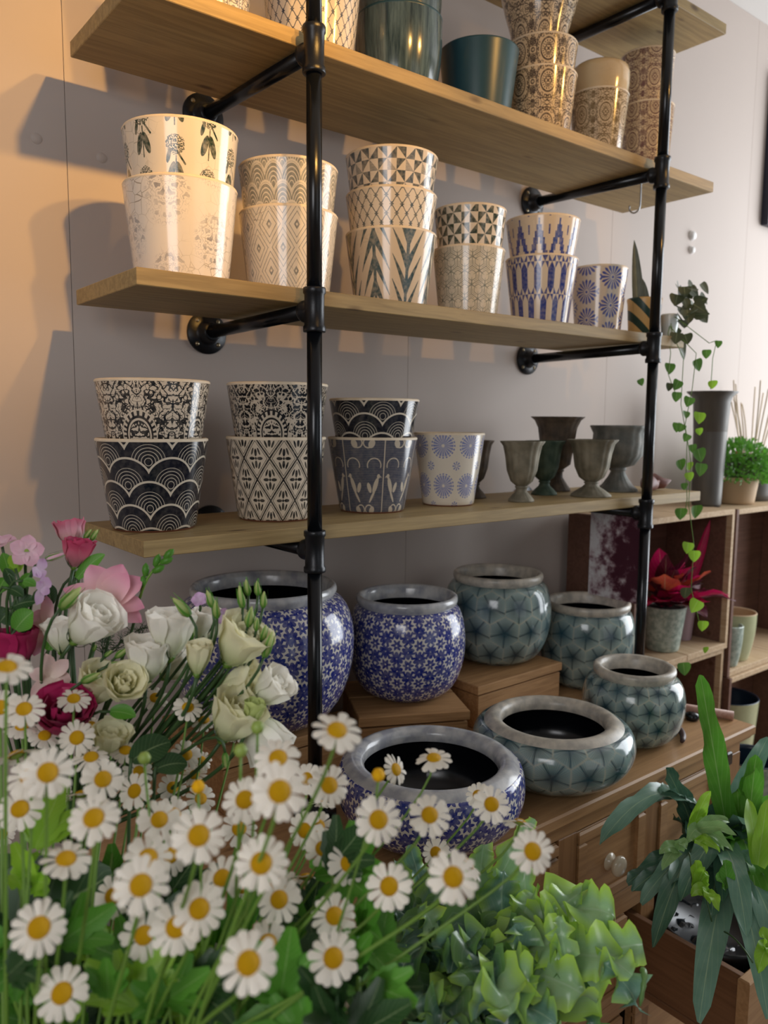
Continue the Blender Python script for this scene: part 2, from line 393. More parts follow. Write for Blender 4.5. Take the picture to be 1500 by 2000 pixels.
def p_hexline():
    x, y = uvxy(15); lx, ly = hexc(x, y); ax, ay = ab(lx), ab(ly); d = mx(ax, ax * 0.5 + ay * 0.8660)
    th = at2(ly, lx) / (2 * PI / 3); sp = ab(fract(th + 0.25) - 0.5)
    l = mx(d > 0.475, (d > 0.27) * (d < 0.31), (sp < 0.035) * (d > 0.1), (d > 0.38) * (d < 0.41) * (sp > 0.2))
    return ink(l, '76786c', 'd9ceb8', 0.3, 0.2)
def p_zig():
    x, y = uvxy(11); fx = floor(fract(x) * 12 + 0.5) / 12; yy = floor(y * 14) / 14
    tri = ab(fx - 0.5) * 2; r = fract(yy / 2.6 - 0.12) * 2.6 - 1.3
    z = ab(r - (tri * 1.7 - 0.85)) < 0.42; drop = mx((ab(fx - 0.5) < 0.07) * (ab(r - 0.78) < 0.22), (tri > 0.84) * (ab(r + 0.55) < 0.2))
    return ink(mx(z, drop), '2f4290', 'ddcdb6', 0.3, 0.15)
def p_cols():
    x, y = uvxy(32); i = floor(x); fx = ab(fract(x) - 0.5) * 2; yy = y / 4.3; j = floor(yy); fy = ab(fract(yy) - 0.5) * 2
    p = par(i + j + 200); tipf = ramp(fy, 0.55, 1.0); w1 = fx < inv(tipf)
    return ink(sel(p, w1, inv(fx < inv(tipf) * 1.0) * (fy > 0.55)), '2e3f8c', 'ddcfba', 0.25, 0.15)
def rosette(x, y, r0, spokes, col):
    r = ln(x, y); t = at2(y, x); wv = cs(t * spokes)
    return r, t, wv
def p_burst():
    x, y = uvxy(6.5); fx, fy = fract(x) - 0.5, fract(y + par(floor(x) + 200) * 0.5) - 0.5; r = ln(fx, fy); wv = cs(at2(fy, fx) * 16)
    rays = (r < 0.40 + wv * 0.05) * (r > 0.09) * (wv > (0.30 - ramp(r, 0.05, 0.4) * 0.9)); dot = r < 0.05
    gx = ab(fx) - 0.5; sm = (ln(gx, fy) < 0.11) * (ln(gx, fy) > 0.045)
    return ink(mx(rays, dot, sm), '35479a', 'd9c8b2', 0.25, 0.15)
def p_medal():
    x, y = uvxy(7.6, 7.6); fx, fy = fract(x) - 0.5, (fract(y / 1.35) - 0.5) * 1.35; r = ln(fx, fy); wv = cs(at2(fy, fx) * 20)
    rays = (r < 0.36) * (r > 0.055) * (wv > 0.0); ring = (r > 0.38) * (r < 0.425) * (wv > -0.1); solid = (r < 0.36) * 0.3 * (r > 0.055)
    gx = ab(fx) - 0.5; gy = ab(fy) - 0.675; r2 = ln(gx, gy); sm = (r2 < 0.15) * (cs(at2(gy, gx) * 8) > 0.1) * (r2 > 0.03)
    return ink(mx(rays, ring, solid, sm), '6b79b4', 'e3d8c6', 0.2, 0.15)
def p_dflower():
    x, y = uvxy(11); asp = 1.45; a = fract(x + y / asp) ; b = fract(x - y / asp); la = ab(a - 0.5); lb = ab(b - 0.5)
    band = mx(la, lb); l = mx((band > 0.465), (band > 0.40) * (band < 0.425), )
    u = (a - 0.5 + b - 0.5) * 0.5; v = (a - 0.5 - (b - 0.5)) * 0.5 * asp
    r = ln(u, v * 0.8); wv = cs(at2(v, u) * 4); pet = mx(ell(ab(u), v, 0.15, 0.0, 0.105, 0.055), ell(u, ab(v), 0.0, 0.20, 0.05, 0.13), ell(ab(u), ab(v), 0.12, 0.24, 0.035, 0.13, 0.35), r < 0.04)
    return ink(mx(l, pet), '15181c', 'd8c8b2', 0.15, 0.2)
def floral(dark, light, N=5.0):
    x, y = uvxy(N); fx = ab(fract(x) - 0.5); yy = y / 1.25 + par(floor(x) + 200) * 0.0; fy = (fract(yy + 0.1) - 0.5) * 1.25
    r = ln(fx * 1.25, fy * 0.95); t = at2(fy, fx + 0.0001); wv = cs(t * 24)
    n = ab(noi(vec(fx + 5.0, fy + 2.0), 9.0, 2, 0.35) - 0.5); sw = n < 0.045
    ring = (r > 0.235) * (r < 0.27); teeth = (r > 0.27) * (r < 0.33) * (wv > 0.1); inner = (r < 0.2) * (n < 0.05); inn2 = (r > 0.19) * (r < 0.205)
    n2 = ab(noi(vec(fx + 9.0, fy * 1.0 + 7.0), 16.0, 1, 0.3) - 0.5)
    out = (r > 0.35) * mx(sw, n2 < 0.03)
    return ink(mx(ring, teeth, inner, inn2, out), dark, light, 0.12, 0.15)
def p_birds():
    x, y = uvxy(6.4); fx = ab(fract(x) - 0.5); fy = (fract(y / 1.5 + 0.12) - 0.5) * 1.5
    bird = mx(ell(fx, fy, 0.2, 0.05, 0.055, 0.19, 0.32), ell(fx, fy, 0.125, 0.26, 0.04, 0.05), ell(fx, fy, 0.29, -0.2, 0.03, 0.16, 0.5), seg(fx, fy, 0.11, 0.27, 0.06, 0.24, 0.012))
    wing = mx(ell(fx, fy, 0.36, 0.0, 0.05, 0.12, -0.3), ell(fx, fy, 0.3, -0.52, 0.07, 0.1, 0.4)); stem = seg(fx, fy, 0, -0.75, 0, 0.75, 0.014)
    r = ln(fx - 0.24, fy - 0.5); curl = (r > 0.15) * (r < 0.175) * (fy > 0.45); r2 = ln(fx - 0.38, fy + 0.5); c2 = (r2 > 0.09) * (r2 < 0.12)
    st = fract(y * 26.0) < 0.3
    return ink(inv(mx(bird, wing, stem, curl, c2, st * 0.22)), '42485a', 'c9bba6', 0.1, 0.2)
def p_rings(dark, N=7.0, top=None):
    x, y = uvxy(N); fx = fract(x) - 0.5; fy = (fract(y / 1.25 + 0.2) - 0.5) * 1.25; r = ln(fx * 1.2, fy * 0.92); wv = cs(at2(fy, fx) * 18)
    n = ab(noi(vec(ab(fx) + 2.0, ab(fy) + 4.0), 9.0, 2) - 0.5)
    mk = mx((r > 0.26) * (r < 0.31), (r > 0.19) * (r < 0.23) * (wv > 0), (r < 0.17) * (n < 0.06), (r > 0.36) * (n < 0.055), (r > 0.44) * (r < 0.475))
    if top:
        fl = (noi(coords('UV'), 34, 2) > 0.56) * (noi(coords('UV'), 190, 2) > 0.42)
        _, v, _ = xyz(coords('UV')); mk = sel(v > top, fl * 1.0, mk)
    return ink(mk, dark, 'd8c19f', 0.3, 0.3)
def p_rosette(N=17.0):
    x, y = uvxy(N); wob = noi(coords('UV'), 70, 2) * 0.14 - 0.07
    lx, ly = hexc(x + wob, y + wob * 0.7); r = ln(lx, ly); t = at2(ly, lx); a = ab(fract(t / (PI / 3) + 0.5) - 0.5) * (PI / 3)
    px, py = r * cs(a), r * sn(a)
    star = (r < 0.265 - a * 0.27) * (r > 0.04)
    dm = ab(px - 0.5) / 0.20 + py / 0.27; dia = (dm < 1.0) * (dm > 0.36)
    c30, s30 = math.cos(PI / 6), math.sin(PI / 6)
    qx, qy = px * c30 + py * s30, py * c30 - px * s30
    leaf = ln((qx - 0.41) / 0.145, qy / 0.092) < 1.0
    return ink(mx(star, dia, leaf), '1c2b82', 'd8d2c9', 0.22, 0.1)
def p_blossom(N=12.0):
    x, y = uvxy(N); lx, ly = hexc(x, y); r = ln(lx, ly); t = at2(ly, lx); d = mx(ab(lx), ab(lx) * 0.5 + ab(ly) * 0.866)
    k = fract(t / (2 * PI / 5) + 0.3) - 0.5; edge = inv(ramp((0.5 - ab(k)) * r, 0.0, 0.045)) * ramp(r, 0.02, 0.1)
    vein = ramp(sn(k * 62 + sn(k * 9) * 2), 0.3, 1.0) * 0.35 * ramp(r, 0.12, 0.3)
    c = mixc(ramp(r, 0.03, 0.48), rgb('183642'), rgb('8c9f9a')); c = mixc(edge * 0.85, c, rgb('1a343e')); c = mixc(vein, c, rgb('b3b6a6'))
    rim = ramp(d, 0.455, 0.49) * ramp(noi(coords('Object'), 25, 2), 0.3, 0.6)
    c = mixc(rim * 0.75, c, rgb('b9b5a2')); return crackle(mixc(ramp(noi(coords('Object'), 8, 3), 0.45, 0.7) * 0.45, c, rgb('46707e')), 0.2)
def p_drip():
    x, y = uvxy(60, 5); n = noi(vec(x, y), 1.0, 4, 0.65); return mixc(ramp(n, 0.35, 0.7), rgb('22343a'), rgb('64787a'))
def glaze(name, fn, rough=0.16): return mat(name, fn, rough, 0.5, coat=0.35, bump=lambda: noi(coords('Object'), 28, 2), bstr=0.05)
G = {k: glaze(n, f) for k, n, f in (
    ('leaf', 'hanging_leaf_print', p_leaf), ('damask', 'pale_damask_print', p_damask), ('diamond', 'grey_diamond_print', p_diamond), ('arch', 'grey_arch_print', p_arch),
    ('pinh', 'hatched_pinwheel_print', lambda: p_pin('4a5254', 31, True, 1.12)), ('pin', 'green_pinwheel_print', lambda: p_pin('26382c', 27, False, 1.2)), ('lat', 'star_lattice_print', lambda: p_lattice('3a4a52', 27, 1.55)),
    ('lat2', 'blue_star_lattice_print', lambda: p_lattice('333f55', 28, 1.55)), ('palm', 'palm_blade_print', p_palm), ('hexl', 'line_maze_print', p_hexline), ('zig', 'blue_zigzag_print', p_zig), ('cols', 'blue_column_print', p_cols),
    ('burst', 'blue_starburst_print', p_burst), ('medal', 'blue_medallion_print', p_medal), ('sei', 'black_wave_print', p_seigaiha), ('dfl', 'diamond_flower_print', p_dflower),
    ('flob', 'black_floral_print', lambda: floral('171a1f', 'dccdb8')), ('flow', 'inverse_floral_print', lambda: floral('cfc1ad', '14171d')), ('bird', 'grey_bird_print', p_birds),
    ('ring', 'brown_ring_print', lambda: p_rings('4e4138')), ('ringr', 'brown_ring_rose_print', lambda: p_rings('57493f', 7.0, 0.20)), ('ringm', 'mauve_ring_print', lambda: p_rings('6d4a48')), ('ringc', 'tan_ring_print', lambda: p_rings('75603f')),
    ('ros', 'blue_rosette_print', p_rosette), ('ros1', 'fine_blue_rosette_print', lambda: p_rosette(22.0)), ('ros2', 'wide_blue_rosette_print', lambda: p_rosette(21.0)), ('blo', 'teal_blossom_print', p_blossom), ('blo2', 'wide_teal_blossom_print', lambda: p_blossom(15.0)),
    ('drip', 'dark_drip_glaze', p_drip))}
M_rim = mat('bare_clay_rim', lambda: mixc(noi(coords('Object'), 60, 3), rgb('d8c3a4'), rgb('efe0c8')), 0.5, 0.4)
M_foot = mat('terracotta_foot', '8a5640', 0.7, 0.3)
M_teal = mat('plain_teal_glaze', lambda: mixc(noi(coords('Object'), 30, 3) * 0.5, rgb('24454f'), rgb('2f5560')), 0.34, 0.5)
M_cream = glaze('plain_cream_glaze', lambda: crackle(mixc(noi(coords('Object'), 14, 3), rgb('d6bf98'), rgb('c5ab82')), 0.3))
M_grey = glaze('grey_floral_print', lambda: floral('7d7a78', 'd9d0c4', 7.0))
M_greyrim = mat('grey_glazed_rim', lambda: mixc(ramp(noi(coords('Object'), 35, 4), 0.35, 0.65), rgb('c6c5c3'), rgb('9799a0')), 0.22, 0.5, coat=0.3)
M_stonerim = mat('stone_grey_rim', lambda: mixc(ramp(noi(coords('Object'), 45, 4), 0.35, 0.65), rgb('c9c0b0'), rgb('a09a90')), 0.34, 0.5)
def pot(x, y, z, Rr, Rb, h, mk, label, rim=M_rim, group='straight-sided patterned pots', name='plant_pot', bulge=0.0, rz=0.0):
    def R(t): return Rb + (Rr - Rb) * t + bulge * math.sin(PI * t) 
    pr = [(Rb * 0.965, 0.003)] + [(R(t), 0.006 + (h - 0.011) * t) for t in (0, .04, .1, .2, .3, .4, .5, .6, .7, .8, .9, 1)]
    o = tag(MB().lathe(pr, 56, ref=Rr).build(name, G[mk] if isinstance(mk, str) else mk, None, True, (x, y, z)), label, 'plant pot', group); o.rotation_euler = (0, 0, rz)
    tw = 0.0055
    MB().lathe([(Rr, h - 0.0055), (Rr + 0.0006, h - 0.003), (Rr - 0.0008, h - 0.0007), (Rr - tw * .5, h), (Rr - tw + 0.0008, h - 0.0008), (Rr - tw, h - 0.004)], 56).build('rim', rim, o)
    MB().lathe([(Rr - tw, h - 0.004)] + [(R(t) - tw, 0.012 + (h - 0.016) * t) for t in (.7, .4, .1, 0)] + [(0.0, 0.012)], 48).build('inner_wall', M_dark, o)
    MB().lathe([(0.0, 0.0), (Rb * 0.93, 0.0), (Rb * 0.967, 0.003)], 48).build('foot_ring', M_foot, o)
    return o
z1, z2, z3 = ZT[1], ZT[2], ZT[3]
S2 = [ # x, y, z, Rr, Rb, h, pattern, label
 (-0.165, -.25, z2, .0980, .0810, .170, 'damask', 'pale crackled pot with faint grey damask print, under the green leaf pot'),
 (-0.163, -.25, 2.0782 - .165, .0985, .0815, .165, 'leaf', 'cream pot printed with dark green hanging leaves, top of the leftmost stack'),
 (0.056, -.25, z2, .0945, .0779, .160, 'diamond', 'cream pot with thin grey concentric diamonds, under the grey arch pot'),
 (0.056, -.25, 2.0621 - .160, .0945, .0779, .160, 'arch', 'grey pot with pointed overlapping arches, stacked in the diamond pot behind the near pipe'),
 (0.310, -.25, z2, .0967, .0765, .160, 'palm', 'cream pot with bold slate palm-blade zigzags, bottom of the stack of three'),
 (0.310, -.25, 2.0562 - .160, .0962, .0765, .160, 'lat', 'cream pot with a small dark star lattice, middle of the stack of three'),
 (0.310, -.25, 2.1331 - .160, .0972, .0765, .160, 'pinh', 'cream pot with hatched grey pinwheel triangles, top of the stack of three'),
 (0.541, -.25, z2, .0830, .0668, .160, 'hexl', 'pale pot with fine grey interlocking line maze, under the green pinwheel pot'),
 (0.543, -.25, 2.0653 - .160, .0825, .0665, .160, 'pin', 'cream pot with dark green pinwheel triangles on the middle shelf'),
 (0.795, -.25, z2, .0900, .0690, .172, 'cols', 'cream pot with tall royal blue columns, under the blue zigzag pot'),
 (0.795, -.25, 2.0819 - .165, .0915, .0690, .165, 'zig', 'cream pot with stepped blue zigzags, top of the blue stack'),
 (1.030, -.25, z2, .0745, .0604, .179, 'burst', 'single pot with dark blue starbursts at the right of the middle shelf')]
for a in S2: pot(*a, group='patterned pots on the middle shelf')
S3 = [
 (-0.226, -.245, z3, .0970, .0740, .1610, 'sei', 'black pot with white wave scallops at the left end of the lower shelf'),
 (-0.222, -.245, 1.6528 - .160, .0985, .0750, .160, 'flob', 'cream pot with black medallion floral print, on the leftmost wave pot'),
 (0.028, -.245, z3, .0979, .0768, .1623, 'dfl', 'cream pot with black diamonds and four-petal flowers, just left of the near pipe'),
 (0.032, -.245, 1.6560 - .160, .0985, .0765, .160, 'flow', 'black pot with cream medallion floral print, stacked behind the near pipe'),
 (0.268, -.245, z3, .0967, .0714, .160, 'bird', 'slate grey pot with pale birds, right of the near pipe'),
 (0.272, -.245, 1.6318 - .160, .0970, .0714, .160, 'sei', 'black pot with white wave scallops stacked in the bird pot'),
 (0.494, -.245, z3, .0828, .0610, .1687, 'medal', 'single cream pot with pale blue spoked medallions on the lower shelf')]
for a in S3: pot(*a, group='patterned pots on the lower shelf')
S1 = [
 (-0.115, -.26, z1, .0840, .0690, .165, M_grey, 'grey floral pot at the left of the upper shelf, only its foot in the picture'),
 (0.110, -.25, z1, .0960, .0780, .192, 'lat2', 'cream pot with blue star lattice behind the near pipe on the upper shelf'),
 (0.325, -.25, z1, .0908, .0752, .1659, 'drip', 'dark teal streaked glazed pot, lower of its pair on the upper shelf'),
 (0.325, -.25, 2.49 - .160, .0890, .0730, .160, 'drip', 'dark teal streaked glazed pot nested in its twin, cut by the top of the picture'),
 (0.560, -.25, z1, .0893, .0698, .1691, M_teal, 'plain matt teal pot standing alone on the upper shelf'),
 (0.752, -.27, z1, .0828, .0663, .1598, 'ring', 'tan pot with brown ringed medallions, bottom of the tall brown stack'),
 (0.750, -.27, 2.4730 - .160, .0829, .0660, .160, 'ring', 'tan pot with brown ringed medallions, middle of the tall brown stack'),
 (0.974, -.27, z1, .0745, .0574, .1707, 'ringc', 'tan ringed pot under the plain cream jar on the upper shelf'),
 (1.215, -.25, z1, .0720, .0590, .2065, 'ringm', 'mauve brown patterned pot behind the far pipe, lower of two'),
 (1.207, -.25, 2.5833 - .185, .0720, .0590, .185, 'ringm', 'mauve brown patterned pot behind the far pipe, upper of two')]
for a in S1:
    o = pot(*a, rim=(M_teal if a[6] is M_teal or a[6] == 'drip' else M_rim), group='pots on the upper shelf', bulge=(0.006 if a[6] == 'drip' else 0))
def jarlike(name, x, y, z, prof, mk, label, cat, group, parts, seg=64, ref=None):
    o = tag(MB().lathe(prof, seg, ref=ref).build(name, G[mk] if isinstance(mk, str) else mk, None, True, (x, y, z)), label, cat, group)
    for nm, pr, mt in parts: MB().lathe(pr, seg).build(nm, mt, o)
    return o
# bulging rose-printed vase on the brown stack, rounded cream jar on the tan pot
bv = [(.060, -.06), (.068, .0), (.082, .045), (.0925, .085), (.0955, .115), (.0935, .145), (.083, .175), (.070, .19)]
jarlike('vase', 0.738, -.27, 2.425 - .0, [(r, q + .075) for r, q in bv], 'ringr', 'bulging tan vase with grey roses on its shoulder, topping the brown stack', 'vase', 'pots on the upper shelf', [('rim', [(.070, .265), (.072, .272), (.068, .276), (.063, .27), (.06, .2)], M_rim), ('foot_ring', [(0, .012), (.058, .012), (.060, .016)], M_foot)])
cj = [(.056, -.07), (.064, -.03), (.0735, .02), (.0745, .05), (.071, .064), (.062, .071), (.052, .073)]
jarlike('jar', 0.974, -.27, 2.4145, cj, M_cream, 'plain cream round-shouldered jar resting in the tan ringed pot', 'jar', 'pots on the upper shelf', [('inner_wall', [(.052, .073), (.049, .068), (.048, -.05), (0, -.05)], M_dark), ('foot_ring', [(0, -.074), (.054, -.074), (.056, -.07)], M_foot)])
# ------------------------------------------------------------------ metal urns
M_urn = [mat('weathered_urn_metal_' + k, (lambda a, b: lambda: mixc(ramp(noi(coords('Object'), 30, 4), 0.35, 0.65), rgb(a), rgb(b)))(a, b), 0.6, 0.4, 0.25, bump=lambda: noi(coords('Object'), 200, 3), bstr=0.2) for k, a, b in (('green', '35473b', '586655'), ('bronze', '716b5a', '918976'), ('brown', '483f37', '6a5a4a'), ('grey', '62645f', '827f78'))]
def urn(x, y, R, Rf, h, mt, label, kind='flute'):
    nf = 14 if kind == 'flute' else 18
    if kind == 'tall':
        p1 = [(R * .30, .30 * h), (R * .52, .36 * h), (R * .62, .6 * h), (R * .72, .85 * h), (R * .85, .95 * h), (R, .995 * h), (R, h), (R * .93, h), (R * .62, .8 * h), (R * .5, .42 * h), (0, .38 * h)]
    elif kind == 'bowl':
        p1 = [(R * .26, .36 * h), (R * .55, .40 * h), (R * .82, .55 * h), (R * .90, .75 * h), (R * .88, .88 * h), (R * .97, .96 * h), (R, .985 * h), (R, h), (R * .92, h), (R * .8, .8 * h), (R * .7, .55 * h), (0, .45 * h)]
    else:
        p1 = [(R * .26, .26 * h), (R * .50, .34 * h), (R * .68, .52 * h), (R * .76, .75 * h), (R * .86, .92 * h), (R, .99 * h), (R, h), (R * .95, h), (R * .72, .8 * h), (R * .6, .5 * h), (0, .36 * h)]
    n1 = len(p1)
    fl = lambda a, i: (0.045 * abs(math.sin(a * nf / 2)) if 0 < i < 7 else 0) * (1 if kind == 'flute' else 0.6)
    b = MB().lathe(p1, 84, flute=fl)
    o = tag(b.build('metal_urn', mt, None, True, (x, y, z3)), label, 'urn', 'weathered metal urns on the lower shelf')
    t = p1[0][1]
    MB().lathe([(0, 0), (Rf, 0), (Rf, .02 * h), (Rf * .96, .035 * h), (Rf * .72, .10 * h), (Rf * .45, t * .62), (R * .24, t * .84), (R * .30, t * .90), (R * .30, t * .96), (R * .26, t * 1.02)], 84, flute=lambda a, i: 0.03 * abs(math.sin(a * 9)) if 2 < i < 7 else 0).build('foot', mt, o)
    return o
urn(0.655, -.17, .0470, .031, .147, M_urn[2], 'small brown fluted urn half hidden behind the blue medallion pot')
urn(0.688, -.30, .0530, .0317, .148, M_urn[1], 'small fluted urn in greenish bronze, nearest the blue medallion pot')
urn(0.880, -.21, .0520, .0344, .145, M_urn[0], 'small dark green fluted urn between the two bronze ones')
urn(1.000, -.15, .0740, .0415, .210, M_urn[2], 'tall dark flared urn at the back of the lower shelf', 'tall')
urn(0.950, -.31, .0640, .0530, .150, M_urn[1], 'bronze fluted urn with wide ribbed foot, before the tall dark urn')
urn(1.150, -.25, .0800, .0573, .187, M_urn[3], 'large grey bowl-shaped urn beside the far pipe', 'bowl')
# ------------------------------------------------------------------ round jars and bowls on the sideboard
def potjar(x, y, z, Rb, Rm, zm, Rr, h, mk, label, rimm, name='round_jar', cat='ceramic jar', neck=0.93, group=None, lip=0.10):
    zn = h - 0.024
    pr = [(Rb * .96, 0.0), (Rb, .004)]
    n = 9
    for i in range(1, n + 1):
        a = PI / 2 * i / n; pr.append((Rb + (Rm - Rb) * math.sin(a) ** 0.85, .004 + (zm - .004) * (1 - math.cos(a)) ** 0.9))
    Rn = Rr * neck
    for i in range(1, 8):
        a = PI / 2 * i / 7; pr.append((Rn + (Rm - Rn) * math.cos(a) ** 0.9, zm + (zn - zm) * math.sin(a) ** 1.05))
    o = tag(MB().lathe(pr, 72, ref=Rm).build(name, G[mk], None, True, (x, y, z)), label, cat, group)
    w_ = Rr * lip + 0.006
    MB().lathe([(Rn, zn - .002), (Rr * .985, zn + .006), (Rr, zn + .013), (Rr * .99, h - .004), (Rr - w_ * .35, h), (Rr - w_ * .8, h - .003), (Rr - w_, h - .012), (Rr - w_ - .002, zn - .008)], 72).build('rim', rimm, o)
    ri = Rr - w_ - .002
    MB().lathe([(ri, zn - .008), (ri + (Rm - ri) * .5, zm + (zn - zm) * .55), (Rm - .014, zm), (Rm * .8, zm * .4), (Rb, .014), (0, .014)], 56).build('inner_wall', M_dark, o)
    return o
def bowl(x, y, z, Rb, Rm, zm, Ro, h, mk, label, rimm):
    pr = [(Rb * .96, 0.0), (Rb, .004)]
    for i in range(1, 10):
        a = PI / 2 * i / 9; pr.append((Rb + (Rm - Rb) * math.sin(a) ** 0.9, .004 + (zm - .004) * (1 - math.cos(a)) ** 0.8))
    Rx = Ro + .012
    for i in range(1, 7):
        a = PI / 2 * i / 6; pr.append((Rx + (Rm - Rx) * math.cos(a), zm + (h - .012 - zm) * math.sin(a)))
    o = tag(MB().lathe(pr, 80, ref=Rm).build('wide_bowl', G[mk], None, True, (x, y, z)), label, 'ceramic bowl')
    Ri = Ro - .026
    MB().lathe([(Rx, h - .012), (Ro, h - .002), (Ro - .010, h), (Ro - .020, h - .004), (Ri, h - .014), (Ri + .002, h - .026)], 80).build('rim', rimm, o)
    MB().lathe([(Ri + .002, h - .026), (Rm - .03, zm), (Rm * .75, .03), (Rb, .014), (0, .013)], 56).build('inner_wall', M_dark, o)
    return o
CH = 0.11
potjar(.020, -.205, TZ + .112, .095, .186, .172, .150, .288, 'ros1', 'biggest round jar in blue and white rosettes, on a crate behind the near pipe', M_greyrim, group=None, lip=.06)
potjar(.366, -.251, TZ + CH, .076, .135, .122, .1165, .232, 'ros', 'medium round jar in blue and white rosettes, on the lidded crate', M_greyrim, lip=.09)
potjar(.733, -.187, TZ + CH, .080, .141, .131, .118, .233, 'blo', 'teal blossom jar raised on the pale crate near the wall', M_stonerim, lip=.09)
potjar(1.036, -.25, TZ, .088, .132, .135, .118, .236, 'blo', 'teal blossom jar standing low behind the others by the far pipe', M_stonerim, lip=.09)
potjar(.787, -.574, TZ, .066, .1165, .092, .093, .177, 'blo2', 'smallest teal blossom jar at the front right of the sideboard', M_stonerim, lip=.16)
bowl(.476, -.594, TZ, .080, .166, .078, .130, .131, 'blo2', 'wide low teal blossom bowl in the middle of the sideboard', M_stonerim)
bowl(.134, -.598, TZ, .094, .1685, .085, .146, .139, 'ros2', 'wide low blue and white rosette bowl at the front, behind the daisies', M_greyrim)
# ------------------------------------------------------------------ crates as plinths
def plinth(cx, cy, rz, w_, d_, h, label, lid=True, mt=M_crate, slats=3):
    t = tag(empty('wooden_crate', (cx, cy, TZ), rz), label, 'crate', 'upturned crates on the sideboard')
    e = .012; top = h - .022
    for nm, a, b in (('front_panel', (0, 0, 0), (w_, e, top - .004)), ('back_panel', (0, d_ - e, 0), (w_, d_, top - .004)), ('side_panel', (0, e, 0), (e, d_ - e, top - .004)), ('side_panel', (w_ - e, e, 0), (w_, d_ - e, top - .004))):
        MB().box(a, b, bev=.0015).build(nm, mt, t, False)
    for i in range(slats):
        y0 = d_ * i / slats + (.003 if i else -.004); y1 = d_ * (i + 1) / slats - .003
        MB().box((-.006, y0, top), (w_ + .004, y1, h), bev=.002).build('top_slat', mt, t, False)
    return t
plinth(-.140, -.330, 0, .283, .27, .112, 'rough crate holding the biggest blue jar, behind the near pipe', slats=3)
plinth(.187, -.318, -.458, .236, .24, CH, 'dark slatted crate under the medium blue jar', slats=2)
plinth(.528, -.327, .02, .305, .29, CH, 'pale smooth crate under the raised teal jar', slats=1)
# ------------------------------------------------------------------ sideboard
TX0, TX1, TY0, TY1 = -.38, 1.10, -.7144, -.016
sb = tag(empty('sideboard', (0.36, -.36, 0)), 'waxed pine sideboard with white knobs under the jars and bowls', 'sideboard')
def sp(name, b, mt=M_pine, parent=None, smooth=False):
    o = b.build(name, mt, parent or sb, smooth); o.matrix_parent_inverse = Matrix.Translation((-0.36, .36, 0)) if not parent else Matrix.Identity(4); return o
sp('worktop', MB().box((TX0, TY0, TZ - .026), (TX1, TY1, TZ), bev=.004).box((TX0 + .006, TY0 + .008, TZ - .034), (TX1 - .006, TY1, TZ - .026), bev=.002))
FY = -.694
ap = sp('apron', MB().box((TX0 + .03, FY + .002, TZ - .066), (TX1 - .03, FY + .02, TZ - .034), bev=.001))
for x0, x1 in ((TX0 + .03, TX0 + .06), (TX1 - .06, TX1 - .03)): sp('side_panel', MB().box((x0 + .004, FY + .02, .0), (x1 - .004, TY1 - .006, TZ - .034), bev=.001), M_pinev)
sp('back_panel', MB().box((TX0 + .06, TY1 - .02, .05), (TX1 - .06, TY1 - .006, TZ - .034)), M_pined)
sp('inner_shelf', MB().box((TX0 + .06, FY + .03, .555), (TX1 - .06, TY1 - .02, .57)), M_pined)
SX = [(-.350, -.300), (.075, .135), (.382, .437), (.672, .722), (.975, 1.070)]
UZ0, UZ1 = .600, .785
for i, (a, b) in enumerate(SX): sp('stile', MB().box((a, FY, .05), (b, FY + .022, UZ1 + .001), bev=.0015), M_pinev)
for a, b in ((.545, .600), (.310, .350), (.04, .10)): sp('rail', MB().box((TX0 + .03, FY + .001, a), (TX1 - .03, FY + .021, b), bev=.0015))
M_knob = mat('cream_ceramic_knob', 'd8ccb4', 0.18, 0.5, coat=0.4); M_wknob = mat('pink_wood_knob', 'd9a98a', 0.35, 0.4)
def knob(o, x, y, z, mt, R=.020):
    b = MB().lathe([(0, .034), (R * .5, .033), (R * .88, .029), (R, .024), (R * .9, .018), (R * .5, .013), (R * .42, .008), (R * .8, .003), (R * .85, .0)], 28)
    k = b.build('knob', mt, o); k.location = (x, y, z); k.rotation_euler = (PI / 2, 0, 0); return k
def drawer_front(x0, x1, z0, z1, name='drawer', kn=M_knob):
    g = .004; b = MB().box((x0 + g, FY + .004, z0 + g), (x1 - g, FY + .022, z1 - g), bev=.001)
    o = sp(name, b, M_pine)
    fr = MB(); w_ = .026; y0, y1 = FY - .004, FY + .006     # raised moulding round the sunk panel
    for a, c in (((x0 + g, y0, z0 + g), (x1 - g, y1, z0 + g + w_)), ((x0 + g, y0, z1 - g - w_), (x1 - g, y1, z1 - g)), ((x0 + g, y0, z0 + g + w_), (x0 + g + w_, y1, z1 - g - w_)), ((x1 - g - w_, y0, z0 + g + w_), (x1 - g, y1, z1 - g - w_))): fr.box(a, c, bev=.004)
    m_ = fr.build('moulding', M_pine, o, False)
    if kn: knob(o, (x0 + x1) / 2, FY + .004, (z0 + z1) / 2 - .012, kn, .022)
    return o
for a, b in ((-.300, .075), (.135, .382), (.437, .672), (.722, .975)): drawer_front(a, b, UZ0, UZ1)
for a, b in ((-.300, .135), (.160, .620)): drawer_front(a, b, .350, .545, kn=M_wknob)
drawer_front(-.300, .620, .10, .31, kn=M_wknob); drawer_front(.660, 1.0, .10, .31, kn=None)
sp('hinge_plate', MB().lathe([(0, .006), (.012, .005), (.017, .0)], 24).build('x', M_iron) and MB().box((1.0, FY - .006, .765), (1.022, FY + .001, .80), bev=.004), M_iron)
x_ = bpy.data.objects.get('x'); bpy.data.objects.remove(x_)
